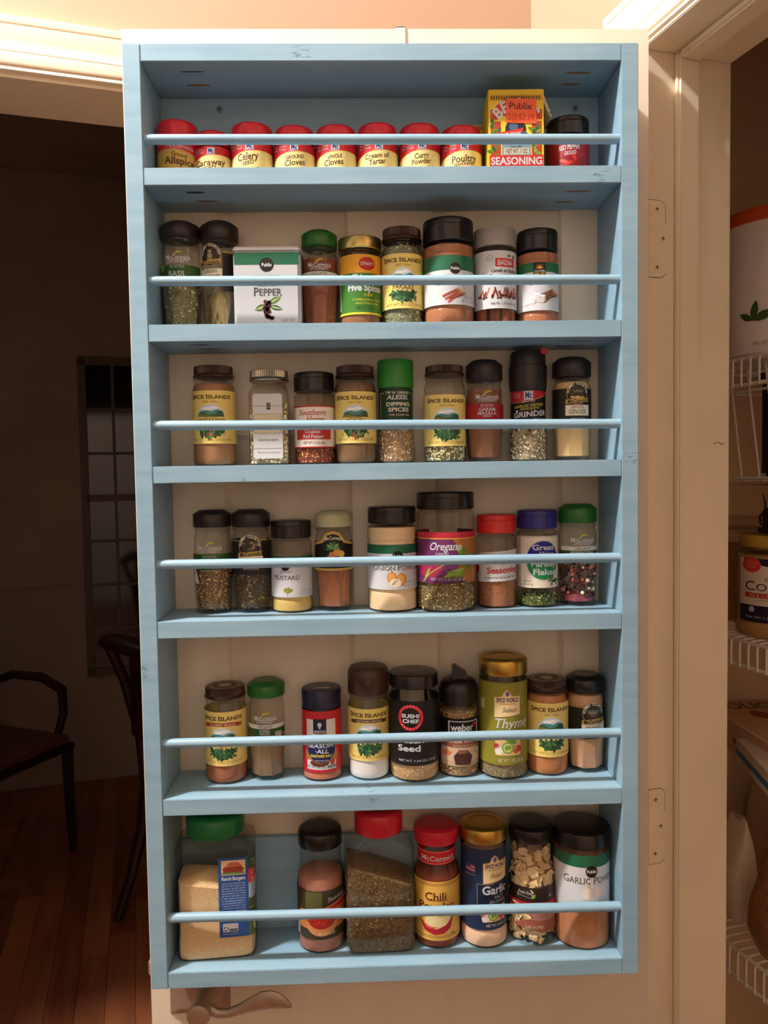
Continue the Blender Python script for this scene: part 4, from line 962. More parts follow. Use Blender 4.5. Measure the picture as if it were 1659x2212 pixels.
a.p([(-.70, .40), (-.64, .385), (.64, .385), (.70, .40), (.70, .675), (.64, .69), (-.64, .69), (-.70, .675)], '#6a6258', 3); a.p([(-.68, .405), (-.63, .39), (.63, .39), (.68, .405), (.68, .67), (.63, .685), (-.63, .685), (-.68, .67)], '#d9c9a6', 4)
a.t('Gourmet Spice', -.52, .54, .275, .315, '#5a5450'); a.t('Net Wt 1.2 oz (34.0 g)', -.54, .58, .085, .11, '#6a6460'); a.done()
J = Jar('black capped bottle of crushed red pepper with a red script label', 3, -86.2, 24.1, 'can', 86.7, 'pet'); J.lid('flip', 23.9, 86.7, 108.7, 'black'); J.fill(52, powder('#6e2c1c', '#8a4a28', 350)).bits('crushed_pepper', 1000, 'flake', 4., ('#8a2a1a', '#b0552c', '#6a1c14', '#c8823e', '#9a3a22', '#d8a05c'), seed=7)
l = J.label(19.6, 68.8); l.wrap('#ece0d2'); l.pic.rect(-60, l.V(.965), 60, l.V(1), '#b8322a', 3); l.pic.rect(-60, l.V(0), 60, l.V(.03), '#b8322a', 3)
for k in range(-6, 7): l.ln([(k * .15 - .12, .05), (k * .15 + .05, .24)], .2, '#c8887a', 3); l.ln([(k * .15 + .12, .05), (k * .15 - .05, .24)], .2, '#c8887a', 3); l.ln([(.7 + .02 * k, .5), (.95, .8 + .02 * k)], .15, '#d8b0a4', 3)
l.t('Southern', -.70, .58, .775, .90, '#b8322a', slant=.3, serif=True); l.t('Home', -.36, .50, .62, .745, '#b8322a', slant=.3, serif=True)
l.q(-.82, .20, .80, .445, '#b8322a', 5); l.t('Crushed', -.42, .32, .345, .415, WH, 8, serif=True, bold=1); l.t('Red Pepper', -.5, .48, .235, .31, WH, 8, serif=True, bold=1); l.t('NET WT 1.5 OZ (42g)', -.5, .55, .085, .15, '#5a3a30'); l.done()
J = Jar('yellow labelled jar of ground cumin, brown lid, touching the tall green capped grinder', 3, -37., 24.7, 'si', 102.9); J.lid('screw', 23.2, 102.9, 115.9, 'brown'); J.fill(95, powder('#7c5a38', '#6a4a2c'))
spice_islands(J, 24.1, 84.4, [('GROUND', .30, .475, .035, '#8a6a2c'), ('CUMIN', .46, .385, .08, '#5a3d1d')], 'NET WT 1.9 OZ (54GRAMS)', red=('#a83a24', '#c06a30'))
J = Jar('dipping spice grinder with a tall bright green cap and dark green label', 3, 11.6, 22.3, None, 89.2).custom([(19, 0), (22, .8), (22.5, 4), (22.4, 16), (21.2, 36), (20.6, 46), (20.4, 86), (19.6, 91)], 'glass'); J.lid('plain', 21.5, 89.2, 122.8, 'green3'); J.fill(70, powder('#a88058', '#7c5a3a', 300)).bits('dried_garlic', 1300, 'flake', 4.2, ('#d8b890', '#b08a5c', '#8a6a40', '#e4cca8', '#7a5530', '#c09a68'), seed=9)
l = J.label(40.9, 87.4, 20.5); l.wrap('#123a2a', a=100)
l.t("TIP N' GRIND", -.62, .74, .875, .935, CR, serif=True, bold=1); l.t('ALESSI.', -.55, .64, .735, .845, WH, bold=2, slant=.3); l.t('DIPPING', -.58, .74, .57, .66, CR, serif=True, bold=2); l.t('SPICES', -.48, .68, .43, .525, CR, serif=True, bold=2); l.t('FOR OLIVE OIL', -.46, .70, .32, .37, CR, slant=.2); l.t('NET WT .75 OZ', -.5, .6, .2, .235, CR)
for dv in (0, .02): l.ln([(-.70, .91 - dv), (-.90 + dv, .91 - dv), (-.90 + dv, .1)], .3, CR, 5); l.ln([(.80, .91 - dv), (.95 - dv, .91 - dv), (.95 - dv, .1)], .3, CR, 5)
l.done()
J = Jar('yellow labelled jar of whole fennel seed with a brown lid', 3, 70, 24.9, 'si', 103); J.lid('screw', 23.4, 103, 114.9, 'brown'); J.fill(62, powder('#8a7a4c', '#5c5030', 300)).bits('fennel_seed', 900, 'seed', 6.5, ('#d8c894', '#b8a46c', '#e8dcb0', '#9a8850'), seed=10)
spice_islands(J, 19.2, 79.4, [('FENNEL SEED', .66, .385, .08, '#5a3d1d')], 'NET WT 1.8 OZ (51GRAMS)')
J = Jar('dark lidded jar of garam masala with a red printed band', 3, 118.2, 22.6, 'gourmet', 96.8); J.lid('gourmet', 21.9, 96.8, 121.4, 'blackmat'); J.fill(86, powder('#8c5430', '#784424')).bits('ground_grain', 160, 'crumb', .9, ('#5a3018', '#a87040'), seed=11, inset=.9)
gourmet(J, 84.3, (15.7, 34), 'ALL NATURAL', [('GARAM', .44, 20.8, 24.4), ('MASALA', .50, 25.3, 28.9), ('BLEND', .22, 29.6, 31.4)], ('NET WT 1.7 OZ (48g)', 35), '#a01c24')
J = Jar('garlic pepper grinder with a black mill top and a little red tab', 3, 171.2, 22.4, None, 87).custom([(20, 0), (22, .8), (22.6, 5), (22.6, 30), (21.4, 46), (20.6, 52), (20.6, 84), (19.6, 88)], 'glass')
o = lathe('lid', [(21.2, 83), (22.2, 86), (22.6, 92), (22.9, 112), (22.6, 113.5), (21.4, 114.2), (21.4, 118), (21, 127), (19.5, 131), (16, 132)], M['blackmat'], J.root, 60, rib=(1, 3, -.012)); MB().box(12, -19.5, 126.5, 20, -13, 133, .8).build('red_tab', M['red'], o); J.fill(60, powder('#b09a78', '#86704e', 300)).bits('garlic_pepper', 900, 'crumb', 4.2, ('#cdb690', '#a88c64', '#5a4a3a', '#e0cfae', '#8a6a48', '#382c24'), seed=12)
l = J.label(38.7, 86.4, 20.7); l.wrap('#1a1210', a=100); l.p([(-1, .66), (-.4, .66), (.3, .74), (.86, .84), (.86, 1), (-1, 1)], '#b81c28', 3); l.ln([(-1, .65), (-.4, .65), (.3, .73), (.86, .83)], .4, '#e8d8b0')
l.q(-.42, .71, .08, .93, WH, 5); l.t('Mc', -.36, .02, .75, .90, '#27306e', 8, serif=True, bold=2); l.t('McCormick', -.5, .2, .66, .70, WH, serif=True); l.t('The Taste', -.92, -.6, .83, .87, WH, slant=.2); l.t('You Trust', -.92, -.6, .77, .81, WH, slant=.2)
l.t('GARLIC PEPPER', -.88, .70, .535, .60, '#c8b83c', tilt=1.5, bold=1); l.t('SEASONING', -.60, .44, .475, .52, '#c8b83c', tilt=1.1, bold=1); l.t('GRINDER', -.90, .84, .30, .42, WH, tilt=1.6, bold=2, serif=True); l.t('NET WT 1.23 OZ (34g)', .1, .84, .22, .255, WH); l.done()
J = Jar('dark lidded jar of pale ground ginger at the end of the third shelf', 3, 224.2, 22.8, 'gourmet', 99.9); J.lid('gourmet', 22.9, 99.9, 123.2, 'blackmat'); J.fill(93, powder('#d8b070', '#c89c5c'))
gcoll(J, 41.5, 92.6, [('GROUND', .34, .315, .06), ('GINGER', .44, .185, .10)], 'NET WT 1.25 OZ (35g)', plant=3, x=.05)

# ================================================================== fourth shelf
J = Jar('dark lidded herb jar with a torn white sticker, first on the fourth shelf', 4, -211.6, 23.0, 'gourmet', 102.4); J.lid('gourmet', 22.5, 102.4, 122.6, 'blackmat'); J.fill(60, powder('#7a5c34', '#5a4226', 350)).bits('dried_herb', 1100, 'flake', 4.4, HERB2, seed=13, z0=4, top=.2)
gourmet(J, 86.1, (15, 33), 'ALL NATURAL', [('MARJORAM', .5, 21.5, 26)], ('NET WT 0.25 OZ (7g)', 34))
st = Art(cyl_surf(23.2)); st.poly([(-21.5, 37), (-14, 35.5), (-17, 48), (-22, 58), (-24, 66), (-25, 60), (-23, 48), (-25, 40)], '#d8cec8', 3); st.build('torn_sticker', J.root)
J = Jar('dark lidded herb jar with a round gold emblem on a black band', 4, -165.2, 23.2, 'gourmet', 101.9); J.lid('gourmet', 22.7, 101.9, 122.5, 'blackmat'); J.fill(66, powder('#4a3c26', '#342a1a', 350)).bits('dried_herb', 800, 'flake', 4.6, HERB3, seed=14, z0=5, top=.2)
gcoll(J, 46, 93, [('OREGANO', .4, .2, .1)], 'NET WT 0.25 OZ (7g)', plant=2, x=.05, dark='#201a16')
J = Jar('short shaker of yellow ground mustard with a black lid', 4, -117.2, 24.5, None, 88.1).custom(grip(24.5, 23, 88.1, 18.7, 66), 'pet'); J.lid('flip', 24.2, 88.1, 109, 'black'); J.fill(52, powder('#c8aa54', '#b89a48'))
def mustard(l):
    for k in range(9): l.lf(-.12, .10, .34 - .02 * (k % 3), .07, 35 + k * 14, ('#6a7a2c', '#8a923c', '#a8942c')[k % 3], 4 + k % 3)
    l.ln([(-.14, .02), (-.12, .12), (.06, .18)], .5, '#5a6a24')
publix(J, 18.7, 67, .80, [('GROUND', -.50, .06, .60, .05, '#8a8480', None), ('MUSTARD', -.80, .46, .43, .12, '#4a4442', .84)], mustard, ('NET W', '1.75 OZ'), dx=-.22, cv=.76)
J = Jar('jar of reddish ground nutmeg with a pale sage lid', 4, -66.2, 22.7, 'gourmet', 100.3); J.lid('gourmet', 22.4, 100.3, 119.2, 'sage'); J.fill(74, powder('#a05c34', '#8c4c28')).bits('ground_grain', 200, 'crumb', .9, ('#5a2c14', '#3c1c10'), seed=15, inset=.9)
l = J.label(48.7, 98.5); l.pap.rect(-40, l.V(.05), 40, l.V(.70), '#173024', 2); l.pic.rect(-40, l.V(.0), 40, l.V(.06), '#c9a24c', 3); l.pic.rect(-40, l.V(.06), 40, l.V(.09), BK, 3)
l.p([(-.96, .66), (-.6, .72), (-.35, .90), (0, .95), (.35, .90), (.6, .72), (.96, .66), (.96, .56), (-.96, .56)], '#c9a24c', 4); l.p([(-.96, .60), (-.55, .66), (-.30, .84), (0, .88), (.30, .84), (.55, .66), (.96, .60), (.96, .3), (-.96, .3)], BK, 5)
l.t('McCormick', -.42, .48, .72, .80, CR, serif=True, bold=1, arc=1.2); l.ln([(-.5, .7), (-.4, .72)], .6, CR, 7); l.ln([(.5, .7), (.56, .72)], .6, CR, 7)
for x, v, r_, c in ((-.05, .38, .17, '#c8824c'), (.2, .44, .2, '#d8a04c'), (.42, .40, .18, '#e0b25c'), (-.22, .30, .15, '#b87060'), (.1, .28, .16, '#a85a3c')): l.e(x, v, r_, r_ * .45, c, 6)
for k in range(6): l.lf(.0, .52, .42, .18, 10 + k * 34, ('#5a8a4a', '#7aa862', '#3f6a36')[k % 3], 6)
l.done()
J = Jar('wide shaker of pale onion powder with a black lid', 4, 4.2, 29.6, None, 103.7, y_back=88).custom(grip(29.6, 27.6, 103.7, 27, 79.6), 'pet'); J.lid('flip', 28.8, 103.7, 123.7, 'black'); J.fill(99, powder('#d8bc90', '#ccae80'))
def onion(l):
    for x, v, r_ in ((-.06, .27, .2), (.32, .22, .22)): l.e(x, v, r_, r_ * .62, '#d08a3c', 4); l.e(x - .02, v + .01, r_ * .7, r_ * .45, '#e0a458', 5); l.lf(x, v + .1, .12, .06, 90, '#b8742c', 5)
    l.e(.08, .145, .23, .10, '#f0e4cc', 6); [l.ln([(.08 - .16 + .02 * k, .10), (.08 - .02 + .03 * k, .22)], .35, '#c8a070', 7) for k in range(5)]
publix(J, 27, 79.6, .80, [('ONION POWDER', -.78, .97, .43, .115, '#4a4442', .85)], onion, ('NET WT', '4.5 OZ'), dx=.18, cv=.74)
J = Jar('largest jar on the fourth shelf, dried oregano under a purple label and black lid', 4, 68.4, 34.6, None, 119.8, y_back=88.4).custom(grip(34.6, 33, 119.8, 34.3, 93.7), 'pet'); J.lid('flip', 34.2, 119.8, 139.9, 'black'); J.fill(58, powder('#7c6a3c', '#554628', 300)).bits('dried_herb', 1700, 'flake', 4.2, ('#a8925c', '#8a7644', '#c8b484', '#5f5230', '#746236'), seed=16, top=.1)
l = J.label(34.3, 93.7); l.wrap('#6a2a5c'); l.pic.rect(-80, l.V(.885), 80, l.V(1), '#b8243c', 3); l.pic.rect(-80, l.V(.868), 80, l.V(.882), '#e8c83c', 4)
l.p([(.1, .87), (1, .87), (1, 0), (.55, 0), (.3, .3), (.5, .6)], '#a8682c', 3); l.p([(-1, .60), (-.4, .5), (-.2, .3), (-.5, .1), (-1, .2)], '#a02c50', 3); l.p([(-.2, 0), (.6, 0), (.4, .2), (0, .3)], '#4a2448', 3)
l.t('Oregano', -.64, .42, .655, .80, WH, serif=True, bold=1, slant=.3); l.t('Leaves', -.44, -.02, .56, .62, WH, serif=True, slant=.3)
for x, v, ln, w, an, c in ((-.2, .12, .9, .2, 20, '#8aa83c'), (-.1, .22, .75, .26, -8, '#6f9632'), (-.8, .02, .6, .1, 62, '#9ab048'), (.3, .52, .5, .2, 40, '#5a8430'), (.45, .56, .42, .2, 120, '#86aa40'), (.5, .5, .45, .18, 10, '#6f9632'), (.0, .36, .4, .2, 150, '#3f6a28'), (.5, .40, .4, .16, -40, '#5a8430')): l.lf(x, v, ln, w, an, c, 5)
l.ln([(-.84, .02), (-.6, .2), (-.2, .36), (.2, .44)], 1., '#a8b84c', 5); l.t('NET WT 2.25 OZ (63 g)', -.60, .54, .055, .105, WH)
for k, ch in enumerate('Gourmet'): l.let.text(ch, l.U(.80), l.U(.90), l.V(.12 + k * .055), l.V(.15 + k * .055), '#e8c83c', 7)
l.done()
J = Jar('red capped bottle with a white taped-on label reading Pantry Seasoning', 4, 130.8, 24.1, 'can', 89.5, 'pet'); J.lid('flip', 23.5, 89.5, 111.6, 'red2'); J.fill(33, powder('#a8683c', '#8a5230', 400)).bits('ground_grain', 300, 'crumb', 1.3, ('#5a3018', '#c88a50', '#3c2414'), seed=17, inset=.9)
l = J.label(31.9, 70); l.pap.poly([(-l.r * 1.3, l.V(-.02)), (l.r * 1.25, l.V(.06)), (l.r * 1.25, l.V(1.02)), (-l.r * 1.3, l.V(.90))], '#d4d2d4', 2); l.e(-.98, .4, .22, .16, '#c03030', 4)
l.t('Pantry', -.72, .34, .585, .76, '#c82c34', bold=2, tilt=.8); l.t('Seasoning', -.60, .88, .29, .47, '#c82c34', bold=2, tilt=1.); l.t('Ingredients: Salt, Paprika, Black Pepper, Garlic', -.72, .96, .12, .185, '#5a5452', tilt=.9); l.done()
J = Jar('violet capped bottle with a few parsley flakes left in the bottom', 4, 180.7, 24.3, 'can', 94, 'pet'); J.lid('flip', 23.9, 94, 116.3, 'purple'); J.fill(12, powder('#5a6424', '#3f481c', 350), dome=4).bits('dried_herb', 300, 'flake', 4., ('#8a9a3c', '#6a7a2c', '#a8b458', '#48561f'), seed=18, z0=2.5, z1=15, top=.4)
l = J.label(23.9, 85.8); l.wrap('#e6d8c6'); l.q(-.97, 0, -.9, 1, '#b8b0a4', 3); l.pic.rect(-50, l.V(.97), 50, l.V(1), '#c8bcae', 3)
l.e(.1, .53, .88, .39, '#b8b8b0', 4); l.e(.1, .53, .84, .37, '#118048', 5, 180, 360); l.e(.1, .53, .84, .37, '#20208a', 5, 0, 180); l.q(-.6, .45, .8, .53, '#118048', 6)
l.t('Great', -.44, .62, .73, .83, WH, bold=2); l.t('Value', -.10, .62, .62, .70, WH, bold=2); l.t('Parsley', -.50, .74, .41, .51, WH, serif=True, bold=2); l.t('Flakes', -.42, .72, .255, .365, WH, serif=True, bold=2)
sprig(l, .62, .22, .3, .14, ('#4a6a3a', '#6a8a52', '#2f5028'), 18, 6); l.t('NET WT', -.80, -.46, .11, .145, '#6a645c'); l.t('0.25 OZ (7g)', -.82, -.40, .05, .085, '#6a645c'); l.done()
J = Jar('green lidded glass jar of mixed whole peppercorns at the end of the fourth shelf', 4, 230.4, 23.4, 'gourmet', 100); J.lid('gourmet', 23, 100, 122.4, 'green'); J.fill(13, powder('#a04450', '#8a3440', 300)).bits('peppercorn', 210, 'ball', 4.8, ('#3c1c18', '#4a241c', '#dcc09c', '#8a2c2c', '#2c1412', '#5a3024', '#c86a5c'), seed=19, z0=12, z1=45, top=.45, inset=2.4)
gourmet(J, 87.7, (20.4, 29), 'ORGANIC', [('PEPPERCORN', .6, 21.5, 25), ('MEDLEY', .3, 25.6, 28)], ('NET WT 1.25 OZ (35g)', 30.5), '#34501f')

# ================================================================== fifth shelf
J = Jar('yellow labelled pumpkin pie spice jar with a red ribbon, first on the fifth shelf', 5, -201.1, 25.2, 'si', 101); J.lid('screw', 24.4, 101, 113.5, 'brown'); J.fill(24, powder('#a05a30', '#8a4a26'))
def cap_print():
    a = Art(lambda u, v, o: (u, v, 113.6 + o)); a.ell(0, 0, 17.5, 17.5, '#c8ae78', 1); a.ell(0, 0, 16.4, 16.4, '#3d2117', 2); a.ring('SPICE ISLANDS SPICE ', 0, 0, 12.6, 270, -90, 3.4, '#c8ae78', 3)
    for k in range(10): a.leaf(0, 0, 10, 3.4, k * 36, '#c8ae78', 3)
    return a.build('lid_print', J.l)
cap_print()
spice_islands(J, 22.7, 87.5, [('PUMPKIN PIE', .66, .40, .06, '#a83a24'), ('SPICE', .2, .335, .035, '#a83a24')], 'NET WT 2 OZ (57GRAMS)', ('GOURMET BLENDS', '#a83a20'))
J = Jar('green lidded jar of ground sage, organic, next to the red ribbon jar', 5, -151.8, 22.1, 'gourmet', 100.8); J.lid('gourmet', 22.6, 100.8, 118.9, 'green'); J.fill(48, powder('#8a6c4c', '#7a5c3e'))
gourmet(J, 84.5, (20.4, 28), 'ORGANIC', [('RUBBED', .30, 21.4, 24.2), ('SAGE', .28, 24.8, 27.6)], ('NET WT 0.75 OZ', 29), '#2f5420')
a = Art(cyl_surf(22.2)); [a.rect(12.5 + k * 1.1, 52, 13. + k * 1.1 + (k % 3) * .2, 60, '#d8d4d0', 2) for k in range(9)]; a.build('barcode', J.root)
J = Jar('seasoned salt bottle with navy cap and red label', 5, -84.8, 24.0, None, 86.4).custom([(23, 0), (24.6, 1), (24.7, 7), (23.6, 10), (23.4, 80), (22, 85), (21, 88)], 'pet'); J.lid('plain', 23.8, 86.4, 108.4, 'navy'); J.fill(60, powder('#b06c4c', '#a05a3c'))
a = Art(lambda u, v, o: (u, v, 108.5 + o)); a.poly([(-10, -9), (8, -9), (12, -3), (-6, -3)], '#d8d8d8', 1); a.text('KEY', -8, 7, -8.4, -4, '#1b1a3a', 2, bold=2); a.build('lid_print', J.l)
l = J.label(10.6, 84.5, 23.6); l.wrap('#c82430', v0=0, v1=1); l.pic.rect(-19, l.V(.05), 19, l.V(.87), '#e8ded2', 3); l.pic.rect(-18.2, l.V(.06), 18.2, l.V(.18), WH, 4)
l.p([(-.80, .2), (-.3, .2), (.2, .16), (.8, .2), (.8, .33), (-.8, .36)], '#b8703c', 4); l.e(-.1, .16, .5, .06, '#6a2c20', 5); l.e(.4, .22, .12, .05, '#5a7a3a', 5); l.e(.55, .17, .13, .05, '#c03428', 5)
l.q(-.38, .64, .28, .88, '#20203a', 5); l.t('MORTON', -.33, .24, .655, .695, WH, bold=2); l.e(-.06, .785, .11, .04, '#c8ccd4', 6); l.q(-.10, .72, -.02, .75, '#c8ccd4', 6)
l.e(0, .40, .80, .25, '#c9a24c', 5); l.e(0, .40, .77, .235, '#1c1c50', 6); l.t('SEASON', -.66, .60, .41, .472, WH, bold=2, serif=True, slant=.15); l.t('·ALL', -.32, .36, .32, .385, WH, bold=2, serif=True, slant=.15); l.t('SEASONED SALT', -.54, .54, .255, .295, '#e8d83c', bold=2); l.t('NET WT 8 OZ (227g)', -.30, .34, .185, .21, WH)
l.t('NET WT 8 OZ', -.76, .2, .075, .115, BK); [l.q(.3 + .05 * k, .07, .33 + .05 * k, .12, '#3a3a3a', 5) for k in range(9)]; l.done()
J = Jar('sea salt grinder with a tall brown cap and yellow label', 5, -27.5, 25.1, 'si', 102); J.lid('dome', 24.9, 102, 134.2, 'brownp'); J.fill(27, powder('#e6dcd8', '#d4c8c4'), dome=1)
MB().tube([(-9, -24.2, 120), (-6, -25.1, 115), (-2, -25.4, 112.4), (2, -25.4, 112.4), (6, -25.1, 115), (9, -24.2, 120)], .6, 6).build('flip_tab', M['brownp'], J.l)
spice_islands(J, 24.2, 87, [('SEA SALT', .62, .34, .07, '#b0402a')], 'NET WT 5.0 OZ (142GRAMS)', ('ADJUSTABLE GRINDER', '#5a3014'))
J = Jar('black labelled jar of sesame seed with a flat black lid', 5, 27.5, 30, None, 111, y_back=88).custom([(25.5, 0), (29, 1.2), (30, 5), (30, 96), (29.2, 100), (27, 104), (26.4, 112)], 'glass'); J.lid('plain', 29.6, 111, 127, 'black'); J.fill(20, powder('#c89c60', '#a87c44', 400)).bits('sesame_seed', 520, 'seed', 3., ('#e0b878', '#c89858', '#f0d4a0', '#b08044'), seed=21, z0=3)
l = J.label(20.9, 98); l.wrap('#150d0c'); l.e(-.20, .745, .51, .20, '#c8202c', 3); l.e(-.20, .745, .40, .155, '#150d0c', 4); l.t('SUSHI', -.54, .16, .745, .80, WH, serif=True, bold=2); l.t('CHEF', -.50, .14, .665, .72, WH, serif=True, bold=2)
l.ring('AUTHENTIC', -.20, .745, .42, 160, 20, 2.6, '#e88a8a', 6, bold=0); l.ring('PREMIUM', -.20, .745, .49, 215, 325, 2.6, '#e88a8a', 6, bold=0)
l.t('Sesame', -.68, .66, .355, .445, WH, bold=2); l.t('Seed', -.68, .20, .225, .315, WH, bold=2); l.t('NET WT. 3 3/4 OZ. (107g)', -.66, .78, .06, .095, WH, slant=.1); l.done()
J = Jar('steak seasoning shaker with a black nozzle-shaped dome cap', 5, 82.8, 24.5, None, 88.9).custom([(22, 0), (24.4, 1.2), (24.6, 5), (24.4, 20), (23.8, 22), (23.8, 74), (24.4, 76), (24.2, 84), (22, 88), (21.5, 92)], 'pet')
o = lathe('lid', [(23.2, 88), (24, 89), (24, 101), (23.4, 106), (21.4, 111.5), (17.5, 115.5), (12, 118), (6, 119)], M['black'], J.root); b = MB(); b.prism([(-8, 114), (-8, 133), (-4, 134), (8.5, 126), (8.5, 114)], -13, 0, 'y'); b.build('pour_spout', M['black'], o)
J.fill(78, powder('#a88c5c', '#7a5e38', 300), dome=3).bits('seasoning_grain', 620, 'crumb', 3.2, ('#d0b078', '#5a3c24', '#a07c48', '#e6cc98', '#2c1e14', '#b85c30'), seed=22, top=.2)
l = J.label(14.4, 74, 24); l.pap.rect(-l.r * 1.25, l.V(.0), l.r * 1.2, l.V(.40), '#cdb094', 2); l.pap.rect(-l.r * 1.25, l.V(.38), l.r * 1.2, l.V(.56), '#8a4a38', 2); l.pap.rect(-l.r * 1.25, l.V(.56), l.r * 1.2, l.V(.97), BK, 2)
l.q(-.62, .60, .84, .92, WH, 4); l.q(-.56, .62, .78, .90, BK, 5); l.t('weber', -.50, .60, .72, .86, WH, bold=2); l.e(.66, .84, .1, .04, '#c8202c', 7); l.t("STEAK 'N CHOP", -.56, .84, .475, .535, CR, bold=1); l.t('SEASONING', -.40, .70, .40, .44, '#e0c8a8', gap=.2)
l.p([(-.3, .03), (.45, .02), (.55, .2), (.3, .33), (-.1, .34), (-.38, .2)], '#4a241a', 4); l.p([(-.2, .25), (.35, .27), (.25, .33), (-.1, .34)], '#8a5a42', 5); l.p([(-.92, .22), (-.6, .20), (-.45, .28), (-.7, .34)], '#c87844', 4); l.e(.8, .3, .16, .08, '#5a6a4a', 4); l.e(.8, .3, .12, .06, '#d8d0b8', 5); l.done()
J = Jar('tall gold capped shaker of thyme with an olive green label', 5, 136.8, 29.6, None, 124.2, y_back=88).custom([(27.6, 0), (29.4, 1.2), (29.7, 5), (29.6, 14), (28.6, 17.5), (28.4, 110), (28.8, 114), (29.2, 119), (27.6, 123), (26.5, 128)], 'pet'); J.lid('gold', 29.3, 124.2, 143.5, 'gold'); J.fill(100, powder('#8a7c5c', '#64573c', 300)).bits('dried_herb', 380, 'stick', 4, ('#9a8c68', '#6f6446', '#b8aa88'), seed=23, z0=3, z1=17, top=.02)
def spice_world(l, x, s, big, plate='#e8cf9a'):
    l.p([(x - .52, .57), (x + .56, .60), (x + .56, .84), (x + .22, .845), (x + .14, .90), (x, .925), (x - .14, .90), (x - .22, .845), (x - .52, .83)], '#9a7a3a', 4); l.p([(x - .50, .58), (x + .54, .61), (x + .54, .83), (x + .20, .835), (x + .12, .885), (x, .91), (x - .12, .885), (x - .20, .835), (x - .50, .82)], plate, 5)
    l.e(x + .02, .865, .09, .03, '#6a5a9a', 6); l.t('SPICE WORLD', x - .42, x + .48, .765, .815, '#43245a', serif=True, bold=2); l.q(x - .3, .735, x + .36, .75, '#c8a05c', 6); l.t('Select', x - .22, x + .36, .645, .70, '#4a4030', serif=True, slant=.4)
def veg(l, x, v0, v1):
    h = v1 - v0
    l.q(x - .5, v0, x + .54, v1, '#e0bc84', 4)
    for dx, dv, rr, c in ((-.36, .25, .17, '#e8e0d4'), (-.46, .5, .12, '#a8403c'), (-.22, .5, .14, '#c8b8a0'), (.45, .35, .14, '#c03428'), (.34, .25, .12, '#d04a34'), (.28, .45, .12, '#b89a7a')): l.e(x + dx, v0 + h * dv, rr, rr * l.r / l.h, c, 5)
    l.e(x, v0 + h * .42, .24, .24 * l.r / l.h, '#6f9632', 6); l.e(x, v0 + h * .42, .19, .19 * l.r / l.h, '#c8d87c', 7); l.e(x - .05, v0 + h * .42, .08, .12 * l.r / l.h, '#7a9a3c', 8); l.e(x + .08, v0 + h * .44, .06, .1 * l.r / l.h, '#7a9a3c', 8)
    for k in range(8): l.lf(x + .1, v0 + h * .7, .3, .1, 20 * k, ('#4f7a2c', '#7aa040')[k % 2], 5)
l = J.label(17.9, 117.2, 28.7); l.wrap('#8a8428'); spice_world(l, -.02, 1, 0)
l.t('Thyme', -.56, .80, .455, .565, WH, serif=True, bold=1, slant=.25); l.t('(TOMILLO)', -.3, .3, .385, .42, WH); veg(l, .0, .12, .34); l.t('NET WT. 1 OZ. (28.3 g)', -.40, .66, .04, .08, CR); [l.q(-.97, .66 + k * .025, -.86, .675 + k * .025, '#d8d8a0', 4) for k in range(5)]; l.done()
J = Jar('yellow labelled jar of orange turmeric with a brown lid', 5, 191.2, 25.5, 'si', 102); J.lid('screw', 24.2, 102, 113.5, 'brown'); J.fill(96, powder('#b8702a', '#a45e20')); cap_print()
spice_islands(J, 23.7, 88.8, [('TURMERIC', .66, .345, .075, '#a85020')], 'NET WT 2.2 OZ (62GRAMS)')
J = Jar('last jar on the fifth shelf, white pepper with a black faceted lid', 5, 239.3, 23.2, 'gourmet', 99); J.lid('gourmet', 23, 99, 117.5, 'black'); J.fill(94, powder('#c09068', '#ac7c54'))
gcoll(J, 43, 87, [('GROUND WHITE', .46, .30, .06), ('PEPPER', .4, .19, .08)], 'NET WT 1.75 OZ', plant=4, x=.16, dark='#1a1513')

# ================================================================== bottom shelf
r_ = tag(None or empty('spice_jar', W(-213.6, 47.4, SZ[5] + .2), math.radians(5)), 'large square jug of ranch powder with a green cap, largest on the bottom shelf', 'spice jar')
class Q: pass
J = Jar.__new__(Jar); J.root = r_; J.r = 41.; J.row = 6; J.style = 'x'
RS = rrect(.60, 8.); J.r = 45.
J.custom([(41, 0, 1), (45, 1.6, 1), (46.3, 5, 1), (46.3, 24, 1), (45.5, 25.5, 1), (45.5, 124, 1), (46.3, 126, 1), (46.3, 131, 1), (44.8, 136, 1), (39, 141, .6), (32, 143, .15), (31.5, 146, 0), (31.5, 152, 0)], 'frost', RS); J.cy = 47
J.lid('dome', 34.6, 146, 171, 'green2')
a = Art(cyl_surf(34.8)); a.text('TWIST TO OPEN', -20, 8, 149.5, 151.5, '#0d5a2c', 1); a.build('lid_print', J.l)
J.fill(86, powder('#d8bc8c', '#c8a878', 500), dome=12).slope(-.16).bits('herb_speck', 200, 'flake', 2.2, ('#4a4a28', '#6a5a38', '#38301c'), seed=24, z0=30, z1=88, top=.1, inset=.8)
_rs = sec_surf(RS, 45.7); HS = lambda u, v, o: _rs(u + 1.5, 27 + (v - 50) * 1.13, o); l = L(J.root, HS, 40.2, 50, 134, False)
l.pap.rect(3, 50, 37.6, 134, '#274f8e', 2); l.pap.rect(37.6, 50, 80, 134, '#5a6a2a', 2)
P, T = l.pic, l.let
P.rect(6.5, 116, 34.5, 131.5, '#d8b890', 3); P.poly([(9, 118), (30, 118), (33, 122), (28, 127), (14, 127), (8, 123)], '#8a3424', 4); P.poly([(10, 124), (31, 125), (26, 129.5), (16, 129.5)], '#b86a48', 5); P.poly([(7, 117), (34, 117), (33, 119), (8, 119)], '#5a7a34', 5)
T.text('Ranch Burgers', 6.5, 34, 110.5, 114.2, WH, 5, bold=2)
rg = random.Random(9)
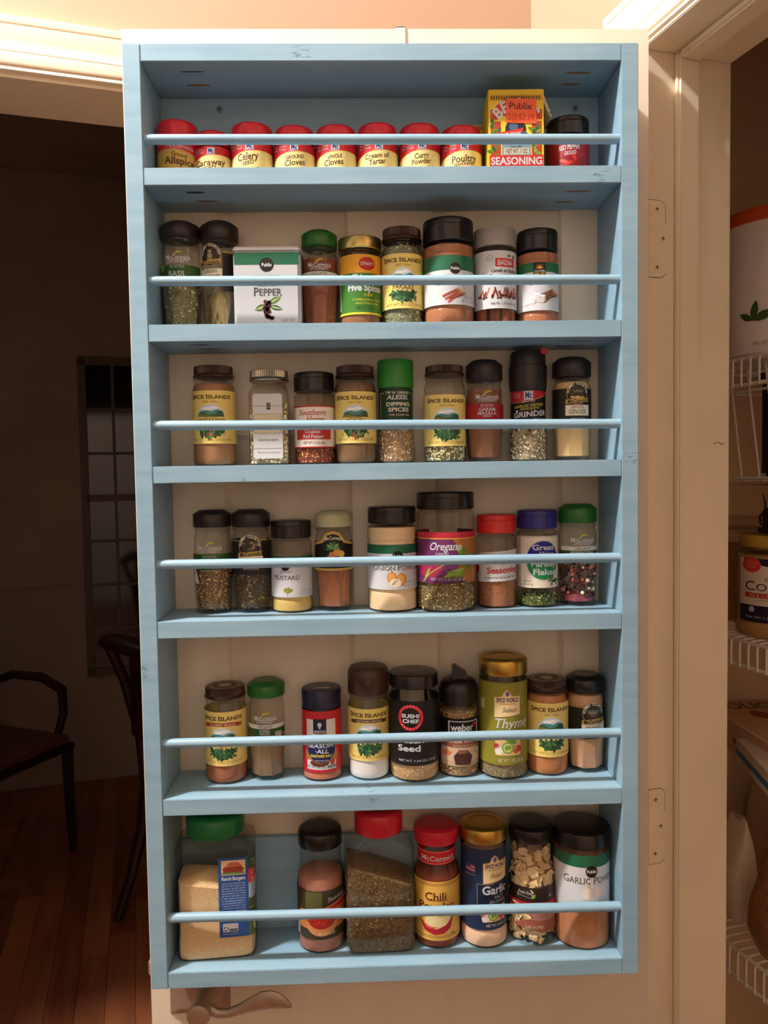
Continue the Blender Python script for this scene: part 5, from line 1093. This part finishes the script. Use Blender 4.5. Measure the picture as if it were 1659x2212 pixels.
for k in range(15): T.text(''.join(rg.choice('aeionrstlmdch') if rg.random() > .17 else ' ' for _ in range(26)), 6.5, 34.5, 106.4 - k * 2.65, 107.9 - k * 2.65, '#c8d0e0', 5)
P.rect(7, 55.5, 24.5, 64.5, WH, 4); P.rect(14.5, 56, 24, 59, BK, 5); T.text('PLASTIC', 14.6, 24, 60.2, 61.6, BK, 6); T.text('BOTTLE', 15.2, 23.4, 56.7, 58.2, WH, 6); T.text('HOW2RECYCLE', 7.4, 24, 62.4, 63.8, '#a02c2c', 6); T.text('how2recycle.info', 7, 24, 53, 54.2, WH, 5)
for k in range(3):
    a_ = math.radians(90 + 120 * k); b_ = math.radians(90 + 120 * k + 85); P.line([(10.7 + 2.3 * math.cos(a_ + (b_ - a_) * q / 4), 59 + 2.3 * math.sin(a_ + (b_ - a_) * q / 4)) for q in range(5)], 1.1, BK, 6)
P.rect(37.6, 121, 70, 134, '#1f4a24', 3); P.rect(37.6, 106, 58, 120.5, '#d02c2c', 4); T.text('Club', 40, 52, 114.5, 119, WH, 6, slant=.3); T.text('Size', 40, 52, 107.5, 112, WH, 6, slant=.3); P.rect(37.6, 90, 70, 106, '#a8b8d0', 3); P.rect(37.6, 74, 70, 90, '#4a5a24', 3); P.rect(37.6, 79, 70, 80.5, '#8a9a44', 4); T.text('MILK &', 42, 54, 128, 130.5, WH, 6); T.text('HERBS', 43, 53, 124, 126.5, WH, 6)
P.ell(47, 60, 4.2, 5.5, '#c8d4b0', 4); T.text('5', 45, 49, 58, 62.5, '#2f5a24', 6, bold=1); l.done()
J = Jar('paprika bottle with a black cap and bowl of red powder on its label', 6, -89.2, 28.4, None, 123.2).custom([(25.5, 0), (28, 1.2), (28.5, 4), (28.5, 78), (27.2, 87), (25.4, 93), (24.9, 97), (24.9, 117), (23.4, 121), (23, 126)], 'pet'); J.lid('dome', 26.7, 123.2, 143.6, 'black'); J.fill(88, powder('#a8705a', '#945c48'), dome=3)
J.c['label'] = 'red brown ground paprika'
l = J.label(10, 76.7, 28.6); l.pap.rect(-l.r * 1.2, l.V(.12), l.r * 2, l.V(1), '#3a321c', 2); l.pap.rect(-l.r * 1.9, l.V(.12), -l.r * 1.2, l.V(1), '#150f0c', 2); l.p([(-.84, .62), (.2, .70), (1, .86), (1, .3), (-.84, .3)], '#c8743c', 4); l.q(-.6, .66, .1, .98, '#5a5630', 3)
l.t('Fresh Finds', .32, .92, .82, .88, WH, serif=True, slant=.4, tilt=1.); l.ln([(.32, .78), (.92, .88)], .4, WH); l.p([(-.3, .62), (.95, .78), (.98, .70), (-.1, .60)], '#b8242c', 5)
l.e(.06, .46, .70, .24, '#a8683c', 5); l.e(.06, .42, .70, .24, '#c98a54', 6, 180, 360); l.e(.06, .48, .60, .17, '#a02418', 7)
rg = random.Random(3)
for k in range(60): l.e(.06 + rg.uniform(-.5, .5), .50 + rg.uniform(-.1, .14), .05, .02, ('#b8301c', '#8a1c14', '#c84428')[k % 3], 8)
l.t('NET WT 3 OZ', -.1, .6, .205, .25, CR, 9, arc=-1.); [l.q(-.96, .14 + k * .02, -.86, .15 + k * .02, WH, 4) for k in range(16)]; l.done()
r_ = tag(empty('spice_jar', W(-18, 50, SZ[5] + .2), math.radians(2)), 'big square unlabelled jug of dried thyme with a red cap', 'spice jar')
J = Jar.__new__(Jar); J.root = r_; J.r = 41.; J.row = 6; J.style = 'x'; J.cy = 50
J.custom([(36, 0, 1), (40, 1.6, 1), (41.5, 5, 1), (41.5, 121, 1), (40.5, 125, 1), (36, 130, .7), (29.5, 135, .25), (27.5, 137, 0), (27.5, 146, 0)], 'pet', rrect(.70, 8.)); J.lid('dome', 29.1, 140, 168, 'red'); J.fill(92, powder('#6a5632', '#4c3c22', 260), dome=6).slope(-.33).bits('dried_herb', 2600, 'stick', 4.6, ('#8a6c3c', '#6a5028', '#a88a58', '#4a3a20', '#7c6438'), seed=25, z0=3, top=.12, inset=.9)
J = Jar('chili powder bottle with a red cap and red neck band', 6, 52.2, 27.5, None, 124.8).custom([(24.5, 0), (27, 1.2), (27.6, 4), (27.6, 84), (26.6, 92), (23.6, 98), (22.6, 101), (22.6, 118), (23.6, 121), (23, 126)], 'glass'); J.lid('dome', 27.4, 124.8, 143.4, 'red'); J.fill(88, powder('#8a3f1c', '#743014'))
l = L(J.root, cyl_surf(22.9), 22.9, 101, 117.5); l.wrap('#c8202c', a=160); l.t('McCormick', -.82, .84, .28, .66, WH, serif=True, bold=1, small=.92); l.ln([(-.98, .92), (.98, .92)], .4, '#e8c8a0'); l.ln([(-.98, .08), (.98, .08)], .4, '#e8c8a0'); l.done('neck_label')
l = J.label(10.9, 83, 27.7); l.wrap('#e2b252'); [l.pic.rect(-70, l.V(v), 70, l.V(v + .008), '#7a4a1c', 3) for v in (.955, .93, .075, .05)]
l.t('Chili', -.58, .34, .68, .81, '#5a2814', serif=True, bold=1); l.t('Powder', -.80, .66, .52, .645, '#5a2814', serif=True, bold=1)
l.e(0, .33, .62, .18, '#e8d8a0', 3); l.p([(-.8, .36), (-.5, .22), (-.1, .20), (.3, .26), (.62, .40), (.5, .20), (.2, .12), (-.2, .10), (-.6, .16)], '#b01c2c', 5); l.p([(-.72, .32), (-.4, .24), (.0, .23), (-.4, .20)], '#e0584c', 6); l.lf(.5, .36, .4, .14, 40, '#5a8a34', 6); l.lf(-.1, .42, .5, .2, 10, '#c8c05c', 4); l.lf(-.3, .42, .4, .2, 150, '#d8a05c', 4); l.lf(.52, .12, .3, .09, -30, '#5a7a34', 6); l.done()
J = Jar('garlic salt shaker with a gold cap and navy label', 6, 109.9, 28.6, None, 126.6).custom([(26, 0), (28.4, 1.2), (28.8, 5), (28.6, 15), (27.2, 20), (27, 118), (27.6, 121), (27, 125), (26, 129)], 'pet'); J.lid('gold', 29.2, 126.6, 143.7, 'gold'); J.fill(112, powder('#dcb898', '#cea888'))
l = J.label(22.3, 120.7, 27.3); l.wrap('#1c2c4c'); spice_world(l, .34, 1, 0); l.pic.rect(l.U(-.42), l.V(.33), l.U(.98), l.V(.57), '#131e38', 3); l.ln([(-.42, .33), (-.42, .57), (.3, .57)], .4, '#c8b070')
l.t('Garlic', -.22, .86, .445, .545, WH, serif=True, bold=2); l.t('SALT', .32, .70, .385, .42, WH, serif=True); l.t('(SAL DE AJO)', .10, .80, .335, .365, WH, serif=True); veg(l, .28, .10, .29); l.t('NET WT. 8 OZ. (227 g)', -.06, .92, .04, .075, CR)
for k in range(5): l.p([(-.84, .715 + k * .02), (-.5, .70 + k * .02), (-.5, .711 + k * .02), (-.84, .726 + k * .02)], '#c83040' if k % 2 == 0 else WH, 4)
l.q(-.84, .76, -.68, .82, '#2c3c7c', 5); l.t('PRODUCT OF USA', -.86, -.5, .665, .68, WH); l.done()
J = Jar('waisted jar of sliced dried garlic with a black lid', 6, 169, 28.2, None, 124.6).custom([(25, 0), (27.6, 1.2), (28.2, 5), (28.2, 74), (27.4, 84), (25, 92), (24, 97), (23.8, 108), (24.6, 114), (26, 118), (24.5, 122), (23.5, 127)], 'glass'); J.lid('dome', 28, 124.6, 141.9, 'black')
M['garlic'] = mat('dried_garlic_slice', '#e4c494', .6, var=.15, scale=200)
sh = []
for q in range(3):
    v = [(0, 0, 0)] + [((6 + random.Random(q * 9 + k).uniform(-1.6, 1.6)) * math.cos(k * .698), (4.6 + random.Random(q * 7 + k).uniform(-1, 1)) * math.sin(k * .698), 1.2 * math.sin(k * 1.4 + q)) for k in range(9)]; n9 = len(v)
    v += [(x, y, z + 1.1) for x, y, z in v]; f = [(0, k + 1, (k + 1) % 9 + 1)[::-1] for k in range(9)] + [(n9, n9 + k + 1, n9 + (k + 1) % 9 + 1) for k in range(9)] + [(k + 1, (k + 1) % 9 + 1, n9 + (k + 1) % 9 + 1, n9 + k + 1) for k in range(9)]
    me = D.meshes.new('garlic_slice'); me.from_pydata([(a / 1000, b / 1000, c / 1000) for a, b, c in v], [], f); me.materials.append(M['garlic']); sh.append(me)
rg = random.Random(12)
for k in range(230):
    z = rg.uniform(5, 112); a = rg.uniform(-1.9, 1.9); R = J.rad(z) - rg.uniform(3.0, 6.)
    o = D.objects.new('garlic_slice', sh[k % 3]); COL.objects.link(o); o.parent = J.root; o.location = (R * math.sin(a) / 1000, -R * math.cos(a) / 1000, z / 1000)
    o.rotation_euler = (math.radians(rg.uniform(60, 105)), rg.uniform(-.5, .5), a + rg.uniform(-.5, .5)); o.scale = [rg.uniform(.7, 1.1)] * 3
lathe('garlic_core', [(12, 3), (20, 8), (21.5, 70), (17.5, 95), (17, 110), (6, 114)], powder('#c09860', '#94703f', 200), J.root, 24)
l = J.label(10, 72.5, 28.4); l.pap.rect(-l.r * 1.4, l.V(.70), l.r * 1.4, l.V(1), '#2c1c12', 2); l.p([(-.95, .60), (-.3, .72), (.3, .72), (.98, .66), (.98, .70), (-.95, .72)], '#b01c24', 4); l.pap.rect(-l.r * 1.4, l.V(.56), l.r * 1.4, l.V(.70), '#a01c20', 2)
l.p([(-.42, .58), (.1, .58), (.98, .56), (.98, .12), (.2, .12), (-.3, .22), (-.9, .20), (-.6, .34), (-.2, .40)], '#9a5440', 3); l.p([(-.4, .56), (.95, .54), (.95, .36), (-.1, .40)], '#a87468', 4); l.ln([(-.5, .42), (0, .38), (.96, .36)], .4, CR)
l.t('Fresh Finds', -.72, -.18, .87, .93, WH, serif=True, slant=.35, tilt=-.5); l.ln([(-.72, .84), (-.2, .80)], .4, WH); l.lf(-.22, .79, .26, .16, 50, '#8ab04a', 6); l.t('Minced Garlic', -.9, .3, .62, .68, CR, serif=True, bold=1); l.t('2.65 oz (75g)', -.46, .28, .215, .265, CR); l.done()
J = Jar('wide shaker of garlic powder with a broad black lid on the bottom shelf', 6, 229, 33.5, None, 121).custom([(31, 0), (33, .9), (33.5, 3), (33.5, 112), (33, 115), (32, 118), (31, 123)], 'pet'); J.lid('plain', 33.9, 121, 139.1, 'black'); J.fill(110, powder('#b87844', '#a4683a', 60, var=.18))
def bulb(l):
    l.e(.0, .33, .26, .12, '#d8cabb', 4); l.e(-.1, .33, .13, .11, '#e6dace', 5); l.e(.12, .33, .12, .1, '#c8b8aa', 5); l.p([(-.06, .42), (.06, .42), (.04, .52), (-.01, .52)], '#c8b49c', 5); l.e(.36, .36, .17, .09, '#e0d2c6', 5)
publix(J, 47.4, 115.1, .79, [('GARLIC POWDER', -.80, .97, .50, .125, '#4a3c34', .84)], bulb, None, dx=.09, cv=.72)

# ------------------------------------------------------------------ pantry: wire shelves and what stands on them (room frame)
def RP(s, t, z): q = RM(s, t, z); return W(*q)
def rthing(name, s, t, z, label, cat, rz=0., group=None): return tag(empty(name, RP(s, t, z), TH + rz), label, cat, group)
SF, SB = 260., 600.
def wire_shelf(z, lip, label, t0=-420, t1=328, step=18.):
    r = rthing('wire_shelf', SF, 0, z, label, 'shelf')
    n = int((t1 - t0) / step)
    for zz, x in ((-1.5, 0), (-lip, 0)): MB().tube([(x, t0, zz), (x, t1, zz)], 3., 8).build('front_rod', M['wire'], r)
    for x in (110, 220, 330): MB().tube([(x, t0, -4), (x, t1, -4)], 2.6, 8).build('cross_rod', M['wire'], r)
    me = None
    for k in range(n):
        t = t0 + 6 + k * step
        if t < -130: continue
        if me is None:
            o = MB().tube([(338, 0, 1.2), (6, 0, 1.2), (1, 0, .4), (-2.2, 0, -3), (-3.4, 0, -8), (-3.4, 0, -lip - 2)], 1.7, 6).build('shelf_wire', M['wire'], r); me = o.data
        else:
            o = D.objects.new('shelf_wire', me); COL.objects.link(o); o.parent = r
        o.location = (0, t / 1000, 0)
    return r
wire_shelf(-300, 42, 'upper white wire pantry shelf under the orange lidded canister')
wire_shelf(-738, 40, 'middle white wire pantry shelf carrying the coconut oil jar')
wire_shelf(-1237, 46, 'lowest white wire pantry shelf carrying the bags')
M['offwhite'] = mat('white_canister_plastic', '#ece2d8', .5, var=.03); M['orange'] = mat('orange_lid_plastic', '#d2521e', .45, var=.04)
c = rthing('canister', 352, 128, -298, 'white canister with an orange lid on the upper pantry shelf', 'canister', -.5)
lathe('body', [(84, 0), (88, 3), (92, 60), (95, 196), (93, 204)], M['offwhite'], c, 56); lathe('lid', [(95, 199), (96, 200), (96, 217), (94, 220), (60, 221)], M['orange'], c, 56)
a = Art(cyl_surf(93)); a.text('WHOLE', -70, -44, 158, 165, '#9a8878', 2); a.text('NET WT', -66, -44, 14, 19, '#9a8878', 2)
for x, z, ln, w, an in ((-66, 52, 34, 14, 20), (-66, 52, 30, 12, 80), (-66, 52, 24, 10, 150)): a.leaf(x, z, ln, w, an, '#3f5a28', 2)
a.build('printed_label', c)
# hanging basket below the upper shelf
b = rthing('wire_basket', 300, 60, -306, 'white wire basket hanging below the upper pantry shelf', 'basket')
for t in (-68, -30, 8, 46, 84, 122):
    MB().tube([(0, t, 0), (4, t - 2, -38), (10, t - 18, -178), (14, t - 18, -184), (120, t - 18, -184)], 1.8, 6).build('basket_wire', M['wire'], b)
MB().tube([(10, -150, -180), (10, 122, -180), (120, 122, -180)], 2.6, 8).build('basket_rim', M['wire'], b); MB().tube([(5, -150, -40), (5, 136, -40), (120, 136, -40)], 2.4, 8).build('basket_rod', M['wire'], b)
k = rthing('packet', 370, 118, -487.5, 'dark packet lying in the hanging wire basket', 'packet'); M['darkpack'] = mat('dark_packet_film', '#1e1814', .35, var=.2, bump=.6, bscale=60)
MB().box(-40, -70, 0, 30, 34, 160, 9).build('pouch', M['darkpack'], k); MB().box(-41, -66, 158, -34, 30, 170, 1).build('seal', M['darkpack'], k)
# coconut oil jar
M['oil'] = mat('pale_coconut_oil', '#c9a266', .5, var=.05, scale=20)
j = rthing('oil_jar', 338, 112, -736, 'large clear jar of coconut oil with a cream, navy and red label', 'jar', -.72)
lathe('body', [(58, 0), (64, 4), (65, 18), (63, 22), (63, 128), (64, 134), (60, 142), (56, 145), (56, 150)], M['pet'], j, 56); lathe('coconut_oil', [(60, 3), (63, 8), (63.5, 20), (61.6, 22), (61.6, 128), (58, 130)], M['oil'], j, 48)
lathe('lid', [(58, 143), (59, 145), (59, 158), (56, 161)], mat('yellow_jar_lid', '#c8a03a', .45, var=.03), j, 48)
l = L(j, cyl_surf(63.6), 63.6, 27, 126); l.pap.rect(-72, 27, 62, 126, '#e2d3be', 2); l.pic.rect(-72, 27, 62, 53, '#1b1c34', 3); l.p([(-.82, 1), (.95, 1), (.95, .80), (.2, .82), (-.3, .88), (-.82, .96)], '#1b1c34', 3)
for q in range(16): a_ = q * .3927; l.p([(-.66, .90), (-.66 + .19 * math.cos(a_), .90 + .115 * math.sin(a_)), (-.66 + .20 * math.cos(a_ + .2), .90 + .12 * math.sin(a_ + .2)), (-.66 + .19 * math.cos(a_ + .4), .90 + .115 * math.sin(a_ + .4))], '#d8453a', 4)
for q in range(3): l.t('NEW LOOK', -.76, -.56, .93 - q * .04, .95 - q * .04, '#f0b0a0', 6)
l.t('better', -.18, .3, .905, .945, WH, serif=True); l.t('ORGANIC', -.38, .44, .655, .715, '#4a3428', serif=True, gap=.15); l.t('COCONUT', -.80, .80, .50, .64, '#3a1c14', serif=True, small=.78); l.t('OIL', -.2, .3, .44, .49, '#3a1c14', serif=True)
l.q(-.80, .385, .82, .46, '#b8342c', 4); l.t('GLUTEN-FREE', -.70, .7, .40, .445, '#f0d8c0', serif=True, gap=.1); l.t('unrefined', -.62, -.1, .34, .365, '#8a6a4a', slant=.3, serif=True)
l.e(-.66, .2, .08, .045, '#c8c4c0', 4); l.t('U', -.69, -.63, .18, .22, '#1b1c34', 6); l.e(.2, .22, .3, .12, '#2a4a7a', 4); l.t('Net Wt 1.25 lbs (20 oz) 566g', -.78, .6, .06, .10, '#c8c4cc'); l.done()
q = rthing('storage_jar', 392, 250, -736, 'plain cloudy storage jar standing beside the coconut oil jar', 'jar')
lathe('body', [(50, 0), (54, 3), (54, 150), (50, 158), (46, 162)], M['frost'], q, 40); lathe('contents', [(50, 3), (52.6, 6), (52.6, 130), (20, 134)], powder('#b08a58', '#9a7446', 90), q, 40); lathe('lid', [(50, 160), (51, 162), (51, 178), (48, 180)], M['frost'], q, 40)
q = rthing('plastic_tub', 340, 118, -574.5, 'cloudy plastic tub resting on the coconut oil jar', 'tub', -.2)
MB().prism([(-46, 0), (50, 0), (58, 78), (-52, 78)], -56, 52, 'y').build('body', M['pet'], q, smooth=False); MB().box(-54, -60, 78, 60, 55, 82, 2).build('rim', M['frost'], q)
M['blackrub'] = mat('black_rubber', '#120e0c', .5, var=.1)
q = rthing('hair_clip', 322, 112, -574, 'small black clip with teeth inside the cloudy tub', 'clip')
MB().box(-1, -30, 8, 9, 22, 40, 3).build('body', M['blackrub'], q); MB().box(-4, -34, 0, 14, 28, 9, 2).build('foot', M['blackrub'], q)
for k in range(5): MB().tube([(4, 18 - k * 11, 38), (4, 20 - k * 11, 52), (3, 23 - k * 11, 62)], [1.8, 1.5, .7], 6).build('tooth', M['blackrub'], q)
MB().tube([(4, 20, 34), (4, 30, 26), (4, 28, 14), (4, 20, 10)], 2, 6).build('handle_loop', M['blackrub'], q)
# cereal cartons on the bags
M['cart'] = mat('tan_carton_card', '#d8bc9c', .55, var=.04); M['cart2'] = mat('cream_carton_card', '#cdb8a4', .55, var=.04)
q = rthing('cereal_carton', 300, 190, -934, 'tan cereal carton lying upside down on the pantry bags', 'carton', -.25)
MB().box(-6, -180, 0, 190, 70, 52, 1).build('body', M['cart'], q)
def side_print(o, x, texts, shapes=(), m=None):
    a = Art(lambda u, v, of: (x - of, -u, v))
    for p, c_, l_ in shapes: a.poly(p, c_, l_)
    for t_, x0, x1, y0, y1, c_ in texts: a.text(t_[::1], x1, x0, y1, y0, c_, 4, bold=1)      # upside down
    return a.build('printed_side', o)
side_print(q, -6.2, [('Cheerios', -66, 26, 8, 30, '#1c1410'), ('maple', 40, 110, 12, 26, '#8a2a1c')], [([(-68, 2), (170, 2), (170, 50), (-68, 50)], '#c89c78', 1), ([(-68, 34), (10, 34), (10, 40), (-68, 40)], '#8a2a1c', 2)])
a = Art(lambda u, v, of: (u, v, 52.1 + of)); a.rect(-4, -178, 188, 68, '#b98c66', 1); a.text('SOLIOS', 4, 120, 20, 50, '#1c1410', 3, bold=1); a.leaf(60, -40, 60, 40, 30, '#7a2418', 2); a.leaf(60, -40, 50, 34, 100, '#7a2418', 2); a.build('printed_top', q)
q = rthing('cereal_carton', 236, 66, -932, 'white carton with a blue stripe at the edge of the tan cereal carton', 'carton', -.45)
MB().box(0, -150, 0, 30, 62, 34, 1).build('body', M['cart2'], q)
a = Art(lambda u, v, of: (-.2 - of, -u, v)); a.rect(-61, 1, 149, 33, '#cbbcb0', 1); a.rect(-61, 10, 149, 20, '#2a6a98', 2); a.text('NET WT 12 OZ', 10, -30, 8, 4, '#4a3a30', 3); a.build('printed_side', q)
def bag(label, s, t, z, w, d, h, m, lean=0., rz=0., seed=1, name='bag', top=.55, pr=None):
    o = rthing(name, s, t, z, label, 'bag', rz); rg = random.Random(seed); v = []; f = []; n = 20; R = 14
    ph = [rg.uniform(0, 6.28) for _ in range(6)]
    for i in range(R + 1):
        k = i / R; br = (1 - k ** 2.6 * (1 - top)) * (1 - .18 * max(0, 1 - k * 7)); th_ = (1 - k ** 2 * .86) * (1 - .2 * max(0, 1 - k * 7))
        for j in range(n):
            a = 2 * math.pi * j / n; ca, sa = math.cos(a), math.sin(a); sx = abs(ca) ** .6 * (1 if ca > 0 else -1); sy = abs(sa) ** .6 * (1 if sa > 0 else -1)
            wr = 1 + .05 * math.sin(3 * a + ph[0] + k * 5) + .04 * math.sin(5 * a + ph[1] - k * 9)
            v.append((sx * d / 2 * th_ * wr + lean * k * h, sy * w / 2 * br * wr, k * h + (4 * math.sin(4 * a + ph[2]) if i == R else 0)))
    for i in range(R):
        for j in range(n): f.append((i * n + j, i * n + (j + 1) % n, (i + 1) * n + (j + 1) % n, (i + 1) * n + j))
    f += [tuple(range(n))[::-1], tuple(R * n + j for j in range(n))]
    raw('pouch', v, f, o, m); return o
M['bagcream'] = mat('cream_paper_bag', '#cdb494', .7, var=.08, scale=12, bump=.7, bscale=30); M['bagbrown'] = mat('brown_print_film', '#5a3626', .4, col2='#a88260', scale=16, bump=.6, bscale=40); M['baggran'] = mat('granola_bag_film', '#a8744a', .35, col2='#7c5230', scale=180, bump=.6, bscale=50); M['bagpale'] = mat('pale_flour_paper', '#d8c4a6', .7, var=.05, bump=.5, bscale=30)
bag('cream paper bag standing deepest on the lowest pantry shelf', 480, 262, -1234, 100, 70, 290, M['bagcream'], seed=2)
bag('brown printed bag behind the granola bag', 425, 140, -1234, 110, 70, 285, M['bagbrown'], seed=3)
g = bag('clear bag of granola slumped at the front of the lowest pantry shelf', 318, 60, -1234, 140, 95, 200, M['baggran'], .05, seed=5, top=.35)
bag('pale flour bag with a rounded top beside the granola bag', 330, 190, -1234, 62, 60, 170, M['bagpale'], seed=7, top=.6)

# ------------------------------------------------------------------ dining chairs in the dark room
def chair(label, s, t, rz, arms=False):
    c = rthing('dining_chair', s, t, FZ, label, 'chair', rz, 'dining chairs in the dark room'); m = M['darkwood']
    MB().box(-210, -215, 415, 240, 215, 445, 8).build('seat_frame', m, c); MB().box(-195, -205, 443, 235, 205, 478, 16).build('seat', M['seat'], c)
    for y in (-195, 195):
        MB().tube([(225, y, 0), (215, y, 200), (212, y, 425)], [15, 19, 23], 8).build('front_leg', m, c)
        MB().tube([(-330, y, 0), (-275, y, 130), (-225, y, 290), (-205, y, 440), (-222, y, 620), (-275, y, 820), (-335, y, 965)], [15, 19, 22, 23, 21, 19, 17], 8).build('back_leg', m, c)
        if arms: MB().tube([(-230, y, 640), (-100, y * 1.12, 690), (60, y * 1.15, 690), (170, y * 1.12, 650), (190, y * 1.05, 560), (150, y, 430)], [16, 18, 20, 20, 17, 16], 8).build('arm', m, c)
    MB().tube([(-335, -205, 960), (-352, -100, 975), (-356, 0, 978), (-352, 100, 975), (-335, 205, 960)], [24, 30, 32, 30, 24], 10).build('top_rail', m, c)
    MB().tube([(-236, -195, 660), (-250, 0, 660), (-236, 195, 660)], 15, 8).build('cross_rail', m, c)
    MB().box(-330, -60, 665, -262, 60, 955, 12).build('back_splat', m, c)
    return c
chair('dark dining chair with swept back legs, seen sideways beside the spice rack', -365, 1850, math.radians(28))
chair('dark armchair with curved arms near the far wall of the dark room', -1230, 2450, math.radians(-40), True)

D.objects.remove(_to); 
bpy.context.view_layer.update()
